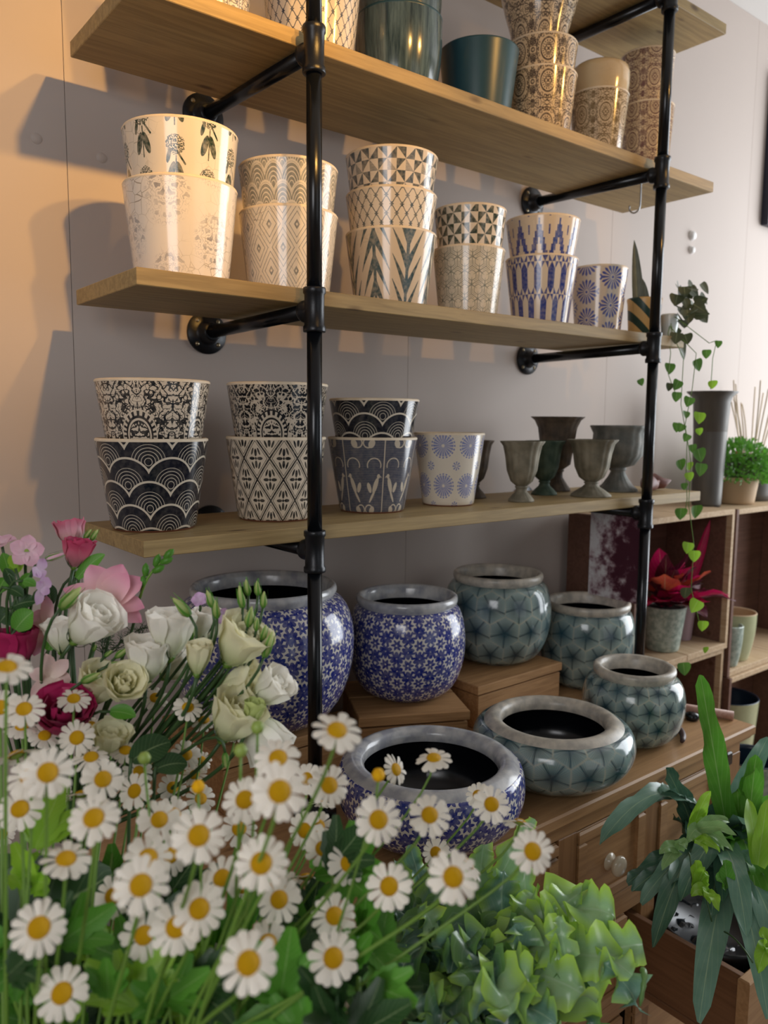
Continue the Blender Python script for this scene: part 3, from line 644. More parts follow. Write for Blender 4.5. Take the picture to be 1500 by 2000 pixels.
# the pulled-out drawer
OX0, OX1, OY0, OZ0, OZ1 = .650, 1.000, -.955, .365, .523
dr = sp('open_drawer', MB().box((OX0, OY0 + .024, OZ0), (OX0 + .014, -.60, OZ1), bev=.001).box((OX1 - .014, OY0 + .024, OZ0), (OX1, -.60, OZ1), bev=.001).box((OX0 + .014, OY0 + .024, OZ0 + .01), (OX1 - .014, -.60, OZ0 + .018)).box((OX0 + .014, -.612, OZ0), (OX1 - .014, -.60, OZ1 - .01)).box((OX0 - .004, OY0 + .05, OZ0 - .012), (OX0 + .016, -.60, OZ0 + .004), bev=.002), M_pined)
dfm = MB().box((OX0 - .012, OY0, OZ0 - .012), (OX1 + .012, OY0 + .024, OZ1 + .003), bev=.003).build('drawer_front', M_pine, dr, False)
knob(dr, (OX0 + OX1) / 2, OY0, (OZ0 + OZ1) / 2, M_wknob, .024)
# things lying on the sideboard's right end
def rod(p, q, r, mt, name, label, cat):
    return tag(MB().tube([p, q], r, 14).build(name, mt), label, cat)
M_pinkwood = mat('pinkish_stick_wood', woodfn(rgb('a2735f'), rgb('c39a88'), 0, 2.0, False), 0.55)
rod((.93, -.335, TZ + .012), (1.085, -.665, TZ + .012), .011, M_pinkwood, 'wooden_stick', 'pinkish wooden stick lying across the right end of the sideboard', 'stick')
rod((.985, -.345, TZ + .009), (1.083, -.53, TZ + .009), .008, mat('terracotta_stick', 'a8694a', .6), 'wooden_stick', 'short orange-brown stick beside the longer pink one on the sideboard', 'stick')
sc = tag(empty('secateurs', (.93, -.60, TZ + .008), 0.5), 'secateurs with bright blades lying beside the smallest teal jar', 'secateurs')
M_blade = mat('polished_blade', 'b9bcc0', .25, .5, .9); M_handle = mat('dark_red_handle', '3d2420', .45)
MB().blade([(0, 0, 0), (.03, .006, .002), (.06, .004, .002), (.078, -.004, .002)], lambda t: .011 * math.sin(PI * (.25 + .75 * t)) + .0008, (0, 0, 1), 3, 0.25).build('blade', M_blade, sc)
MB().blade([(0, 0, .003), (.03, -.006, .004), (.065, -.006, .004)], lambda t: .008 * math.sin(PI * (.3 + .7 * t)) + .0008, (0, 0, 1), 3, 0.25).build('blade', M_blade, sc)
for s_ in (-1, 1): MB().tube(bez((0, 0, .002), (-.03, s_ * .004, .002), (-.06, s_ * .028, .002), (-.115, s_ * .02, .002)), [.005, .006, .0065, .007, .0075, .0075, .0075, .0075, .007, .006, .004], 10).build('handle', M_handle, sc)
kk = tag(MB().lathe([(0, 0), (.014, 0), (.017, .006), (.015, .016), (.006, .02), (0, .02)], 24).build('lens_cap', M_iron, None, True, (1.005, -.60, TZ)), 'small black round cap lying near the sideboard corner', 'cap')
# ------------------------------------------------------------------ leaf and petal materials
def leafmat(name, c0, c1, rough=0.42, tr=0.3, sc=30):
    def f():
        x, y, _ = xyz(coords('UV')); mid = inv(ramp(ab(x - 0.5), 0.006, 0.03)); vn = ramp(sn((y * 60 - ab(x - 0.5) * 30)), 0.75, 1.0) * 0.25
        c = mixc(noi(coords('Object'), sc, 3), rgb(c0), rgb(c1)); c = mixc(mid * 0.45 + vn * 0.4, c, mixc(0.6, rgb(c1), rgb('cfe0a8')))
        return c
    return mat(name, f, rough, 0.45, transl=tr)
L_dark = leafmat('dark_green_leaf', '1d3a1c', '2f5527', 0.4, 0.2); L_mid = leafmat('mid_green_leaf', '4a8a2a', '6aa83c', 0.42, 0.38)
L_lime = leafmat('lime_green_leaf', '7fb52a', 'a5cf45', 0.4, 0.45); L_blue = leafmat('blue_green_frond', '547b68', '80a590', 0.27, 0.25); L_blued = leafmat('deep_blue_green_frond', '3b5f4e', '567c64', 0.29, 0.22)
L_pale = leafmat('pale_green_frond', '6f9a5a', '93b573', 0.32, 0.35); M_stem = mat('green_stem', '6c9138', 0.45, transl=0.1); M_stemd = mat('dark_green_stem', '36522a', 0.42)
M_soil = mat('potting_soil', lambda: mixc(noi(coords('Object'), 150, 3), rgb('1c1512'), rgb('3a2c24')), 0.9)
def spine(p, d, L, droop, n=12, side=(0, 0, 0), curl=0.0):
    """points of a leaf spine that leaves p along d and bends down"""
    p, d = V(p), V(d).normalized(); out = [p.copy()]; st = L / n
    for i in range(n):
        d = (d + V((0, 0, -droop / n * (0.4 + 1.2 * i / n))) + V(side) / n).normalized(); p = p + d * st; out.append(p.copy())
    return out
def perp_up(d):
    d = V(d).normalized(); u = V((0, 0, 1)) - d * d.z
    return u.normalized() if u.length > 0.05 else V((-0.6, -0.75, 0.2))
# ------------------------------------------------------------------ stacked crates at the right
def crate(x0, x1, y0, y1, z0, z1, label):
    t = tag(empty('wooden_crate', (x0, y0, z0)), label, 'crate', 'stacked display crates at the right'); w_, d_, h = x1 - x0, y1 - y0, z1 - z0; e = .014
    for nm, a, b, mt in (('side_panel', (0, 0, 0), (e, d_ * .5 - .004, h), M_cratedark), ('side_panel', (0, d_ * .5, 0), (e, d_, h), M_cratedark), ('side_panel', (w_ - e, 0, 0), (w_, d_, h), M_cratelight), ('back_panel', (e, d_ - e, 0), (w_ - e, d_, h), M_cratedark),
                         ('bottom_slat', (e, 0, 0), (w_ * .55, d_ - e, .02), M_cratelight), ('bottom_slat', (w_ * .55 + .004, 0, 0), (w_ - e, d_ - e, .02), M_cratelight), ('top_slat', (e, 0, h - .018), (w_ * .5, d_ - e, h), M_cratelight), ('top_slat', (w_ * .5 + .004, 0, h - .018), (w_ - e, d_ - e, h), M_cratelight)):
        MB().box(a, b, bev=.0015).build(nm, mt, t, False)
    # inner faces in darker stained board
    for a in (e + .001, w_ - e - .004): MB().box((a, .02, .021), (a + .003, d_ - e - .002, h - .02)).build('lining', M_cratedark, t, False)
    return t
CY0, CY1 = -.282, -.030
crate(1.215, 1.767, CY0, CY1, .826, 1.303, 'upper left display crate holding the magenta plant')
crate(1.781, 2.474, CY0, CY1, .719, 1.300, 'upper right display crate holding the green glazed pots')
crate(1.781, 2.474, CY0 - .01, CY1, .153, .717, 'lower right display crate with the dark blue bowl')
crate(1.215, 1.767, CY0 + .01, CY1, .268, .8245, 'lower left display crate, mostly hidden behind the sideboard corner')
tag(MB().box((1.23, CY0 + .03, 0), (2.46, CY1, .152), bev=.003).build('plinth_block', M_cratedark, None, False), 'brown low plinth under the display crates', 'plinth').__setitem__('kind', 'structure')
def simplepot(x, y, z, Rr, Rb, h, mt, label, inner=None, bulge=.0, group=None):
    pr = [(Rb * .95, 0)] + [(Rb + (Rr - Rb) * t + bulge * math.sin(PI * t), .003 + (h - .005) * t) for t in (0, .12, .25, .4, .55, .7, .85, 1)]
    o = tag(MB().lathe(pr, 40, cap0=True, ref=Rr).build('plant_pot', mt, None, True, (x, y, z)), label, 'plant pot', group); w_ = .006
    MB().lathe([(Rr, h - .002), (Rr - .002, h + .001), (Rr - w_, h - .001), (Rr - w_ - .001, h - .012), (Rr - w_ - (Rr - Rb) * .5 + bulge * .8, h * .5), (0, h * .45)], 40).build('rim', inner or mt, o)
    return o
M_celadon = glaze('celadon_crackle_glaze', lambda: crackle(mixc(noi(coords('Object'), 25, 3), rgb('a8ac85'), rgb('c4c6a0')), 0.5))
M_greygreen = glaze('grey_green_relief_glaze', lambda: mixc(ramp(noi(coords('Object'), 70, 3), .4, .6), rgb('8e9d92'), rgb('b3beb2')), 0.3)
M_mauvepot = mat('mauve_paper', 'a88f96', .6); M_zinc = mat('old_zinc', lambda: mixc(noi(vec(*[a * b for a, b in zip(xyz(coords('Object')), (40, 40, 6))]), 1, 4), rgb('4c4a48'), rgb('74716c')), .5, .5, .5)
M_navyin = mat('navy_glaze', '1d2f40', .3); M_sand = mat('sandy_clay', 'b79a78', .7)
simplepot(1.957, -.205, .740, .074, .053, .172, M_celadon, 'yellow-green crackled pot in the upper right crate', M_sand, .006)
simplepot(1.862, -.238, .740, .046, .032, .144, M_greygreen, 'narrow pale green pot beside the crate upright, before the yellow-green pot', None, .004)
simplepot(2.025, -.165, .174, .106, .069, .397, M_celadon, 'pale pot with dark blue inside in the lower right crate', M_navyin, .004)
simplepot(1.262, -.63, .0, .080, .062, .70, M_greygreen, 'tall pale pot with blue inside on the floor right of the sideboard', M_navyin)
# magenta-leaved plant and wrapped bromeliad in the left crate
M_mag = leafmat('magenta_leaf', 'a8124c', 'e01766', .4, .3); M_wine = leafmat('wine_dark_leaf', '3d1024', '6d1c3a', .4, .15); M_orange = leafmat('orange_edged_leaf', 'c23a48', 'd9703c', .4, .3)
gp = simplepot(1.52, -.19, .847, .071, .053, .147, M_greygreen, 'grey-green relief pot holding the magenta plant in the left crate')
pl = tag(empty('magenta_plant', (1.52, -.19, .955)), 'plant with broad magenta and wine-red leaves in the grey-green pot', 'plant')
MB().lathe([(0, .03), (.055, .03), (.058, .028)], 24).build('soil', M_soil, pl)
for i in range(24):
    a = -2.9 + 2.1 * (i % 8) / 7; el_ = .45 + .35 * (i // 8) + R_.uniform(-.1, .1); d = V((math.cos(a) * math.cos(el_), math.sin(a) * math.cos(el_), math.sin(el_)))
    L = R_.uniform(.15, .23); pts = spine((0, 0, .035), d, L, R_.uniform(.1, .7), 9); W = R_.uniform(.03, .05); ph = R_.uniform(0, 6)
    MB().blade(pts, lambda t: W * math.sin(PI * min(1, .12 + .88 * t)) ** .8 + .001, perp_up(d), 3, .25, lambda t, u: .006 * math.sin(t * 14 + ph)).build('leaf', [M_mag, M_mag, M_wine, M_wine, M_orange][i % 5], pl)
mp = tag(MB().lathe([(.028, 0), (.034, .07), (.041, .14), (.05, .195), (.047, .197), (.034, .115), (0, .10)], 28).build('paper_sleeve', M_mauvepot, None, True, (1.685, -.165, .847)), 'mauve paper-wrapped pot in the left crate beside the grey-green pot', 'pot')
br = tag(empty('bromeliad', (1.685, -.165, .99)), 'bromeliad with one tall crimson spike in the mauve wrapped pot', 'plant')
for i, (a, e_, L) in enumerate([(-.9, 1.33, .23), (-2.4, .5, .12), (-1.5, .35, .11), (.2, .5, .1), (2.8, .6, .12)]):
    d = V((math.cos(a) * math.cos(e_), math.sin(a) * math.cos(e_), math.sin(e_)))
    MB().blade(spine((0, 0, .0), d, L + .05, .5 if i else .03, 9), lambda t: (.017 if i == 0 else .026) * math.sin(PI * (.15 + .85 * t)) ** .7 + .0008, V((-.6, -.78, .1)) if i == 0 else perp_up(d), 3, .5).build('leaf', M_mag, br)
for i in range(5):
    a = R_.uniform(-3, 0.5); d = V((math.cos(a), math.sin(a), 1.1)); MB().blade(spine((0, 0, .02), d, .075, 1.2, 7), lambda t: .01 * math.sin(PI * (.15 + .85 * t)) + .0008, perp_up(d), 2, .4).build('white_bract', mat('white_bract', 'd8d2d2', .5), br)
# card print hanging under the far arm
def cardfn():
    x, y, z = xyz(coords('Object')); n = noi(vec(y * 26, z * 26, 0), 1, 4, .6); r = ln(y + .155, (z + .11) * .7)
    c = mixc(ramp(n - r * 2.2, .12, .34), rgb('dbd8da'), rgb('9c6f7c')); return mixc(ramp(n - r * 2.6, .16, .34), c, rgb('4a1a2c'))
tag(MB().box((-.0015, -.165, -.235), (.0015, 0, 0), bev=.0005).build('print_card', mat('printed_card', cardfn, .5), None, False, (1.056, -.235, 1.335)), 'pale card printed with dark red leaves, behind the far pipe above the low teal jar', 'card')
# zinc bucket, clipped green plant, dark pot on the crates
zb = tag(MB().lathe([(.046, 0), (.048, .01), (.052, .16), (.0525, .167), (.057, .345), (.065, .374), (.082, .389), (.083, .393), (.079, .392), (.061, .37), (.05, .17), (0, .12)], 36, cap0=True).build('zinc_flower_vase', M_zinc, None, True, (1.79, -.165, 1.301)), 'tall dark zinc vase with flared rim on top of the display crates', 'vase')
cp = simplepot(1.974, -.175, 1.301, .071, .06, .086, M_sand, 'sandy patterned pot with the clipped green plant on the crates')
def bush():
    b = MB(); rr = random.Random(5)
    for i in range(1500):
        a = rr.uniform(0, 2 * PI); c_ = rr.uniform(-.55, 1); s_ = math.sqrt(1 - c_ * c_); rad = .115 * rr.uniform(.72, 1.04)
        d = V((s_ * math.cos(a), s_ * math.sin(a), c_ * .85)); p = d * rad; w_ = rr.uniform(.003, .006)
        t = (d + V((rr.uniform(-.8, .8), rr.uniform(-.8, .8), rr.uniform(-.4, .9)))).normalized()
        b.blade([p, p + t * .007, p + t * .015], lambda q: w_ * math.sin(PI * (.2 + .78 * q)), d, 1, .3)
    return b
bp = tag(bush().build('clipped_plant', leafmat('fresh_clipped_leaf', '3f7d26', '6fae3a', .45, .35), None, True, (1.974, -.175, 1.432)), 'rounded bright green clipped plant on top of the crates', 'plant')
simplepot(2.16, -.125, 1.301, .098, .08, .172, M_zinc, 'dark metal pot behind the clipped green plant')
dv = tag(empty('dried_stems', (2.16, -.125, 1.42)), 'pale dried stems with a coppery tangle standing in the dark metal pot', 'dried flowers'); M_dry = mat('dry_straw', 'c9b79c', .8); M_cop = mat('copper_tangle', '9b6a45', .6)
for i in range(14):
    a = R_.uniform(0, 6.28); p = V((.035 * math.cos(a), .035 * math.sin(a), 0)); MB().tube(bez(p, p + V((0, 0, .1)), p * 2 + V((0, 0, .2)), p * 2.4 + V((R_.uniform(-.02, .02), 0, R_.uniform(.24, .33))), 6), .0025, 5).build('stem', M_dry, dv)
for i in range(8):
    a = R_.uniform(0, 6.28); p = V((.05 * math.cos(a), .05 * math.sin(a), .02)); MB().tube(bez(p, p + V((.05, -.03, .09)), V((-.05, .04, .12)) - p * .5, V((-p.x, -p.y, .03)), 10), .003, 5).build('copper_strand', M_cop, dv)
# dark framed picture and small wall fixing on the right
fm = tag(MB().box((2.37, -.03, 2.36), (2.95, -.001, 2.92), bev=.003).build('picture_frame', mat('navy_frame', '15182a', .5), None, False), 'dark navy framed board on the wall at the right edge', 'picture frame')
tag(MB().lathe([(0, .012), (.014, .011), (.018, 0)], 20).lathe([(0, .012), (.011, .011), (.014, 0)], 20, (0, -.05, 0)).build('wall_hook', mat('white_plastic', 'e8e4e0', .4), None, True, (1.884, -.0005, 2.25)), 'small white wall hook beyond the far pipe', 'hook').rotation_euler = (PI / 2, 0, 0)
# striped pot with upright leaf, and trailing plant at the end of the middle shelf
def stripef():
    x, y, z = xyz(coords('Object')); s_ = fract((x * .9 - y * .9 + z * 1.15) / .062); return mixc(s_ < .46, rgb('c9a56a'), rgb('1e3b33'))
stp = tag(MB().lathe([(.036, 0), (.040, .004), (.045, .09), (.047, .1), (.0465, .104), (.042, .102), (.038, .06), (0, .05)], 40, cap0=True).build('striped_pot', mat('green_gold_stripes', stripef, .35), None, True, (1.147, -.315, z2)), 'dark green and gold diagonally striped pot by the far pipe on the middle shelf', 'plant pot')
L_grey = leafmat('grey_green_leaf', '4d534c', '6f7468', .45, .1)
sn_ = tag(empty('snake_plant', (1.147, -.315, z2 + .06)), 'upright grey-green pointed leaf growing from the striped pot', 'plant')
for dx, L in ((-.028, .20), (.0, .10)): MB().blade(spine((dx, .0, 0), (dx * .6, .1, 1), L, .02, 8), lambda t: .015 * math.sin(PI * (.35 + .65 * t)) ** .7 + .0006, (-.6, -.8, 0), 3, .5).build('leaf', L_grey, sn_)
wp = simplepot(1.197, -.362, z2, .024, .020, .062, mat('white_glaze', 'e2e8e4', .25), 'small white pot of the trailing plant at the end of the middle shelf')
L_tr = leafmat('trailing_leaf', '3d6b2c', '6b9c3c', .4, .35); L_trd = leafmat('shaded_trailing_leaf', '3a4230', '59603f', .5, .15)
tr = tag(empty('trailing_plant', (1.197, -.362, z2 + .05)), 'trailing plant with heart-shaped leaves hanging past the shelf end', 'plant')
def heart(p, nrm, dirn, s_, mt):
    d = V(dirn).normalized(); MB().blade([V(p) + d * (s_ * (t - .12)) for t in (0, .12, .3, .5, .7, .86, 1)], lambda t: s_ * .5 * (math.sin(PI * min(1, .16 + .84 * t) ** .72)) + .0004, nrm, 3, .18).build('leaf', mt, tr)
O = V((1.197, -.362, z2 + .05))
for i in range(36):
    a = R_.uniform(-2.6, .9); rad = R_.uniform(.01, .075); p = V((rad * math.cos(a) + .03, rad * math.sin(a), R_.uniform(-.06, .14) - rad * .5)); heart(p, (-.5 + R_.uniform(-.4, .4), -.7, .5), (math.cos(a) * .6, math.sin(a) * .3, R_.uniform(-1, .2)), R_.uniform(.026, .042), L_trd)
vines = [[(1310, 640), (1360, 690), (1352, 760), (1338, 830), (1350, 905), (1345, 985), (1355, 1060), (1350, 1150), (1368, 1225)], [(1312, 650), (1335, 700), (1330, 790), (1342, 860), (1340, 930), (1342, 975), (1338, 1000)], [(1305, 650), (1310, 690), (1305, 730), (1312, 750), (1320, 770)], [(1320, 620), (1385, 670), (1400, 665), (1392, 700), (1388, 760)]]
DV = 2.12
for vn in vines:
    P = [at(u, v_, DV) - O for u, v_ in vn]; sm = []
    for i in range(len(P) - 1): sm += [P[i].lerp(P[i + 1], k / 3) for k in range(3)]
    MB().tube([V((.01, 0, .01))] + sm + [P[-1]], .0011, 5).build('vine_stem', M_stem, tr)
for (u, v_, s_, lm) in [(1403, 667, .018, 0), (1380, 685, .022, 0), (1360, 705, .03, 0), (1308, 712, .028, 0), (1250, 742, .018, 0), (1325, 745, .026, 0), (1308, 750, .02, 2), (1392, 745, .022, 1), (1322, 768, .024, 0), (1347, 778, .026, 0), (1366, 808, .03, 1), (1340, 805, .02, 0), (1323, 828, .024, 0), (1332, 830, .022, 0), (1365, 838, .018, 1), (1343, 850, .02, 0), (1352, 870, .022, 0), (1364, 880, .034, 0), (1328, 900, .028, 0), (1346, 905, .022, 1), (1369, 908, .032, 0), (1345, 925, .022, 1), (1336, 945, .018, 0), (1330, 995, .03, 0), (1360, 990, .034, 0), (1344, 1062, .028, 1), (1356, 1078, .028, 1), (1340, 1150, .03, 2), (1362, 1175, .034, 1), (1373, 1215, .026, 1), (1378, 1265, .016, 1), (1335, 1297, .032, 0)]:
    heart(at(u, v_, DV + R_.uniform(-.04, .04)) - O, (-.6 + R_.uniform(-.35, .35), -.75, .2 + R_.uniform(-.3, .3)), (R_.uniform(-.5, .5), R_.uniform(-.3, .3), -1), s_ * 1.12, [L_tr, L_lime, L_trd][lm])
# brown seed pods at the end of the lower shelf
M_pod = mat('red_brown_pod', lambda: mixc(noi(coords('Object'), 40, 3), rgb('5d3128'), rgb('7c473a')), .55)
for i, (x, y, rz, L) in enumerate(((1.19, -.335, .3, .11), (1.265, -.30, -.5, .09))):
    o = tag(MB().tube([(-L * .5, 0, .012), (-L * .3, .004, .02), (0, .008, .026), (L * .3, .002, .02), (L * .5, -.006, .03)], [.003, .016, .024, .015, .002], 16).build('seed_pod', M_pod, None, True, (x, y, z3)), ('bigger' if i == 0 else 'smaller') + ' reddish-brown curved pod lying at the right end of the lower shelf', 'dried pod', 'brown pods on the lower shelf'); o.rotation_euler = (0, 0, rz)
# ------------------------------------------------------------------ ferns
def strap(parent, base, tip, W, mt, sag=.25, nrm=None, lobes=0.0, ruf=.004, name='frond', nx=4, seed=0, wf=None, stem=True, n=20):
    """a long wavy frond from base to tip, arching upward by sag"""
    base, tip = V(base), V(tip); L = (tip - base).length
    c1 = base.lerp(tip, .33) + V((0, 0, sag * L)); c2 = base.lerp(tip, .72) + V((0, 0, sag * L * .7))
    pts = bez(base, c1, c2, tip, n); ph = seed * 1.7; d = (tip - base)
    nr = V(nrm) if nrm else ((V((0, 0, 1)) * .9 + (CAM - base - parent.location).normalized() * .5 if sag > .13 else (CAM - base - parent.location).normalized() + V((.3, 0, .15))))
    prof = wf or (lambda t: 1.12 * W * (math.sin(PI * min(1, .10 + .84 * t)) ** .6) * (1 if t < .93 else max(.05, 1 - ((t - .93) / .07) ** 2) ** .5) + .0006)
    ed = (lambda t, s_: 1 + lobes * math.sin(t * 21 + s_ * 1.3 + ph) * math.sin(PI * t)) if lobes else None
    rf = lambda t, u: ruf * math.sin(t * 19 + ph + (2.1 if u > 0 else 0)) + ruf * .6 * math.sin(t * 37 + ph * 2 + (1 if u > 0 else 0))
    return MB().blade(pts, prof, nr, nx, .16, rf, ed).build(name, mt, parent)
# blue star fern in the open drawer
FB = V((.80, -.80, .52))
fern = tag(empty('blue_star_fern', (FB.x, FB.y, OZ1 - .06)), 'blue-green fern with long wavy fronds filling the open drawer', 'fern')
MB().lathe([(0, -.08), (.10, -.08), (.125, .03), (.128, .05), (.122, .05), (.115, .02), (0, .02)], 32).build('nursery_pot', mat('black_plastic', '14171a', .3), fern)
def film():
    b = MB(); n = 26
    for i in range(n):
        for j in range(n):
            x, y = -.145 + .30 * i / (n - 1), -.105 + .23 * j / (n - 1); r = math.hypot(x, y)
            b.v.append((x, y, .03 + .02 * noise.noise((x * 40, y * 40, 1)) + .012 * noise.noise((x * 90, y * 90, 4)))); b.uv.append((0, 0))
    for i in range(n - 1):
        for j in range(n - 1): b.f.append((i * n + j, (i + 1) * n + j, (i + 1) * n + j + 1, i * n + j + 1)); b.mi.append(0)
    return b
pf = tag(film().build('plastic_liner', mat('crinkled_dark_plastic', '23282c', .12, .6), None, True, (FB.x + .005, FB.y - .005, OZ1 - .075)), 'crinkled shiny dark plastic lining the open drawer under the fern', 'plastic liner')
fo = fern.location
cen = V((.80, -.80, .62))
FT = [ # tip px, py, distance, halfwidth, material, sag, lobe, (optional base px,py,d)
 (1368, 1318, 1.50, .021, 'm', .02, 0), (1172, 1650, 1.42, .021, 'b', .42, 0), (1218, 1590, 1.50, .016, 'b', .35, 0), (1225, 1725, 1.48, .022, 'd', .25, .15), (1234, 1742, 1.45, .018, 'd', .2, 0), (1276, 1850, 1.34, .020, 'd', .35, .2),
 (1365, 1998, 1.24, .024, 'b', .35, 0), (1252, 1765, 1.42, .018, 'b', .3, 0), (1300, 1500, 1.55, .02, 'd', .1, .1), (1295, 1545, 1.52, .02, 'b', .25, 0), (1478, 1475, 1.62, .022, 'm', .05, 0), (1500, 1440, 1.66, .02, 'b', .05, 0),
 (1474, 1500, 1.58, .021, 'm', .02, 0), (1495, 1740, 1.38, .024, 'm', .3, .15), (1458, 1828, 1.30, .02, 'b', .45, 0), (1490, 1880, 1.30, .024, 'm', .45, .1), (1520, 1650, 1.4, .025, 'b', .3, 0), (1535, 1760, 1.35, .024, 'd', .3, .1), (1520, 1560, 1.6, .022, 'm', .1, 0),
 (1320, 1600, 1.58, .02, 'd', .2, 0), (1400, 1560, 1.62, .022, 'd', .15, .1), (1440, 1600, 1.6, .024, 'd', .2, .1), (1350, 1640, 1.5, .02, 'd', .3, .1), (1330, 1760, 1.38, .022, 'd', .35, .15), (1420, 1700, 1.45, .024, 'd', .35, .1), (1480, 1640, 1.5, .024, 'd', .25, .1),
 (1390, 1790, 1.36, .02, 'd', .3, .1), (1415, 1640, 1.48, .02, 'm', .25, .1), (1460, 1700, 1.42, .02, 'b', .3, 0), (1340, 1560, 1.56, .018, 'b', .15, 0), (1440, 1540, 1.6, .018, 'm', .1, .1), (1385, 1610, 1.52, .018, 'd', .2, .1), (1500, 1610, 1.5, .02, 'm', .15, 0), (1410, 1760, 1.38, .018, 'd', .35, .1), (1310, 1730, 1.42, .018, 'b', .3, .1), (1475, 1590, 1.55, .018, 'b', .15, 0), (1300, 1680, 1.5, .02, 'd', .3, .15), (1540, 1920, 1.24, .022, 'b', .4, 0), (1500, 1990, 1.22, .02, 'b', .4, 0)]
MM = {'m': L_mid, 'b': L_blue, 'd': L_blued, 'l': L_lime, 'p': L_pale}
for i, (u, v_, d_, W, mk, sg, lb) in enumerate(FT):
    a = R_.uniform(0, 6.28); b0 = cen + V((.045 * math.cos(a), .045 * math.sin(a), -.02 + R_.uniform(-.02, .03)))
    strap(fern, b0 - fo, at(u, v_, d_) - fo, W, MM[mk], sg, None, lb, W * .28, 'frond', 5, i)
def lobed(parent, base, tips, W, mt, seed, name='frond'):
    """one divided frond: a hand of pointed lobes from a common stalk"""
    b = MB(); base = V(base)
    for k, t in enumerate(tips):
        pts = bez(base, base.lerp(V(t), .3) + V((0, 0, .012)), base.lerp(V(t), .7) + V((0, 0, .014)), t, 10); b.blade(pts, lambda q: W * math.sin(PI * (.22 + .78 * q)) ** .75 + .0004, (-.3, -.6, .75), 3, .2, lambda q, u: .003 * math.sin(q * 12 + seed + k))
    return b.build(name, mt, parent)
A = lambda u, v_, d_: at(u, v_, d_) - fo
lobed(fern, A(1365, 1620, 1.40), [A(1438, 1632, 1.36), A(1430, 1663, 1.36), A(1412, 1662, 1.37), A(1425, 1606, 1.42), A(1342, 1648, 1.38)], .011, L_pale, 1)
lobed(fern, A(1350, 1625, 1.44), [A(1388, 1545, 1.44), A(1382, 1582, 1.44)], .011, L_lime, 2)
lobed(fern, A(1356, 1640, 1.39), [A(1405, 1665, 1.36), A(1380, 1668, 1.36)], .009, L_lime, 3)
lobed(fern, A(1362, 1735, 1.36), [A(1358, 1680, 1.36), A(1378, 1700, 1.35), A(1385, 1715, 1.35)], .013, L_lime, 4)
lobed(fern, A(1420, 1735, 1.38), [A(1414, 1680, 1.38), A(1400, 1720, 1.37)], .014, L_mid, 5)
lobed(fern, A(1325, 1660, 1.38), [A(1288, 1668, 1.36), A(1293, 1700, 1.35), A(1340, 1655, 1.36)], .011, L_pale, 6)
lobed(fern, A(1380, 1745, 1.34), [A(1404, 1780, 1.31), A(1385, 1765, 1.32), A(1350, 1750, 1.34)], .011, L_lime, 7)
lobed(fern, A(1480, 1690, 1.40), [A(1500, 1560, 1.44), A(1530, 1600, 1.44), A(1460, 1560, 1.5)], .016, L_lime, 8)
lobed(fern, A(1500, 1850, 1.26), [A(1480, 1900, 1.24), A(1520, 1880, 1.24), A(1485, 1830, 1.25)], .015, L_lime, 9)
for p, q, c_ in ((A(1345, 1665, 1.4), A(1352, 1740, 1.38), .02), (A(1372, 1720, 1.36), A(1390, 1800, 1.34), .0), (A(1470, 1880, 1.26), A(1415, 1820, 1.34), .01)):
    MB().tube(bez(p, p.lerp(q, .3) + V((0, 0, c_)), p.lerp(q, .7) + V((0, 0, c_)), q, 8), .0014, 6).build('stalk', M_stemd, fern)
# ruffled crested fern in front of the sideboard
DB = at(930, 1990, .95); dav = tag(empty('crested_fern', (DB.x, DB.y, DB.z - .02)), 'ruffled blue-green fern with crested yellow-green tips, right of the daisies', 'fern'); do = V(dav.location)
MB().lathe([(.055, -.16), (.06, -.155), (.075, -.03), (.076, -.02), (.07, -.02), (.066, -.05), (0, -.05)], 32, cap0=True).build('nursery_pot', mat('dark_pot_plastic', '22262a', .4), dav)
def crest(parent, base, tip, W, mt, sag, seed, n=46, nx=8, nrm=None, amp=1.0):
    base, tip = V(base), V(tip); L = (tip - base).length; rr = random.Random(seed); ph = rr.uniform(0, 6)
    side = V((rr.uniform(-.3, .3), rr.uniform(-.3, .3), 0)) * L * .3
    pts = bez(base, base.lerp(tip, .33) + V((0, 0, sag * L)) + side, base.lerp(tip, .72) + V((0, 0, sag * L * .8)) + side, tip, n)
    def prof(t): return W * (.12 + .88 * math.sin(PI * min(1, max(0, (t - .12) / .88)) ** .75) ** .7) if t > .16 else W * .12
    def edge(t, s_): return 1 + .42 * math.sin(t * 17 + s_ * 1.7 + ph) + .13 * math.sin(t * 58 + ph * 3 + s_) + .06 * math.sin(t * 131 + ph + s_)
    def ruf(t, u): return W * amp * (.55 * math.sin(t * 19 + ph + (2.3 if u > 0 else 0)) + .30 * math.sin(t * 41 + ph * 2 + (1.1 if u > 0 else 0)) )
    nr = nrm or (V((0, 0, 1)) + (CAM - base - parent.location).normalized() * .7)
    return MB().blade(pts, prof, nr, nx, .2, ruf, edge).build('frond', mt, parent)
def crestmat(name, c0, c1, ctip):
    def f():
        x, y, _ = xyz(coords('UV')); e = ramp(ab(x - .5), .22, .48) * ramp(y, .2, .55); mid = inv(ramp(ab(x - .5), .005, .035)); r = ramp(sn(ab(x - .5) * 55 - y * 50), .8, 1.0) * .25
        c = mixc(noi(coords('Object'), 28, 3), rgb(c0), rgb(c1)); c = mixc(e * .85, c, rgb(ctip)); return mixc(mid * .5 + r * .5, c, rgb('b4cdb0'))
    return mat(name, f, .28, .5, transl=.25)
C_b = crestmat('crested_blue_green', '557f6c', '8ab39e', 'a0cb4e'); C_d = crestmat('crested_deep_green', '35564a', '557a62', '6b9548'); C_l = crestmat('crested_fresh_green', '82ad7c', 'abcc9b', 'b8e04a')
B = lambda u, v_, d_: at(u, v_, d_) - do
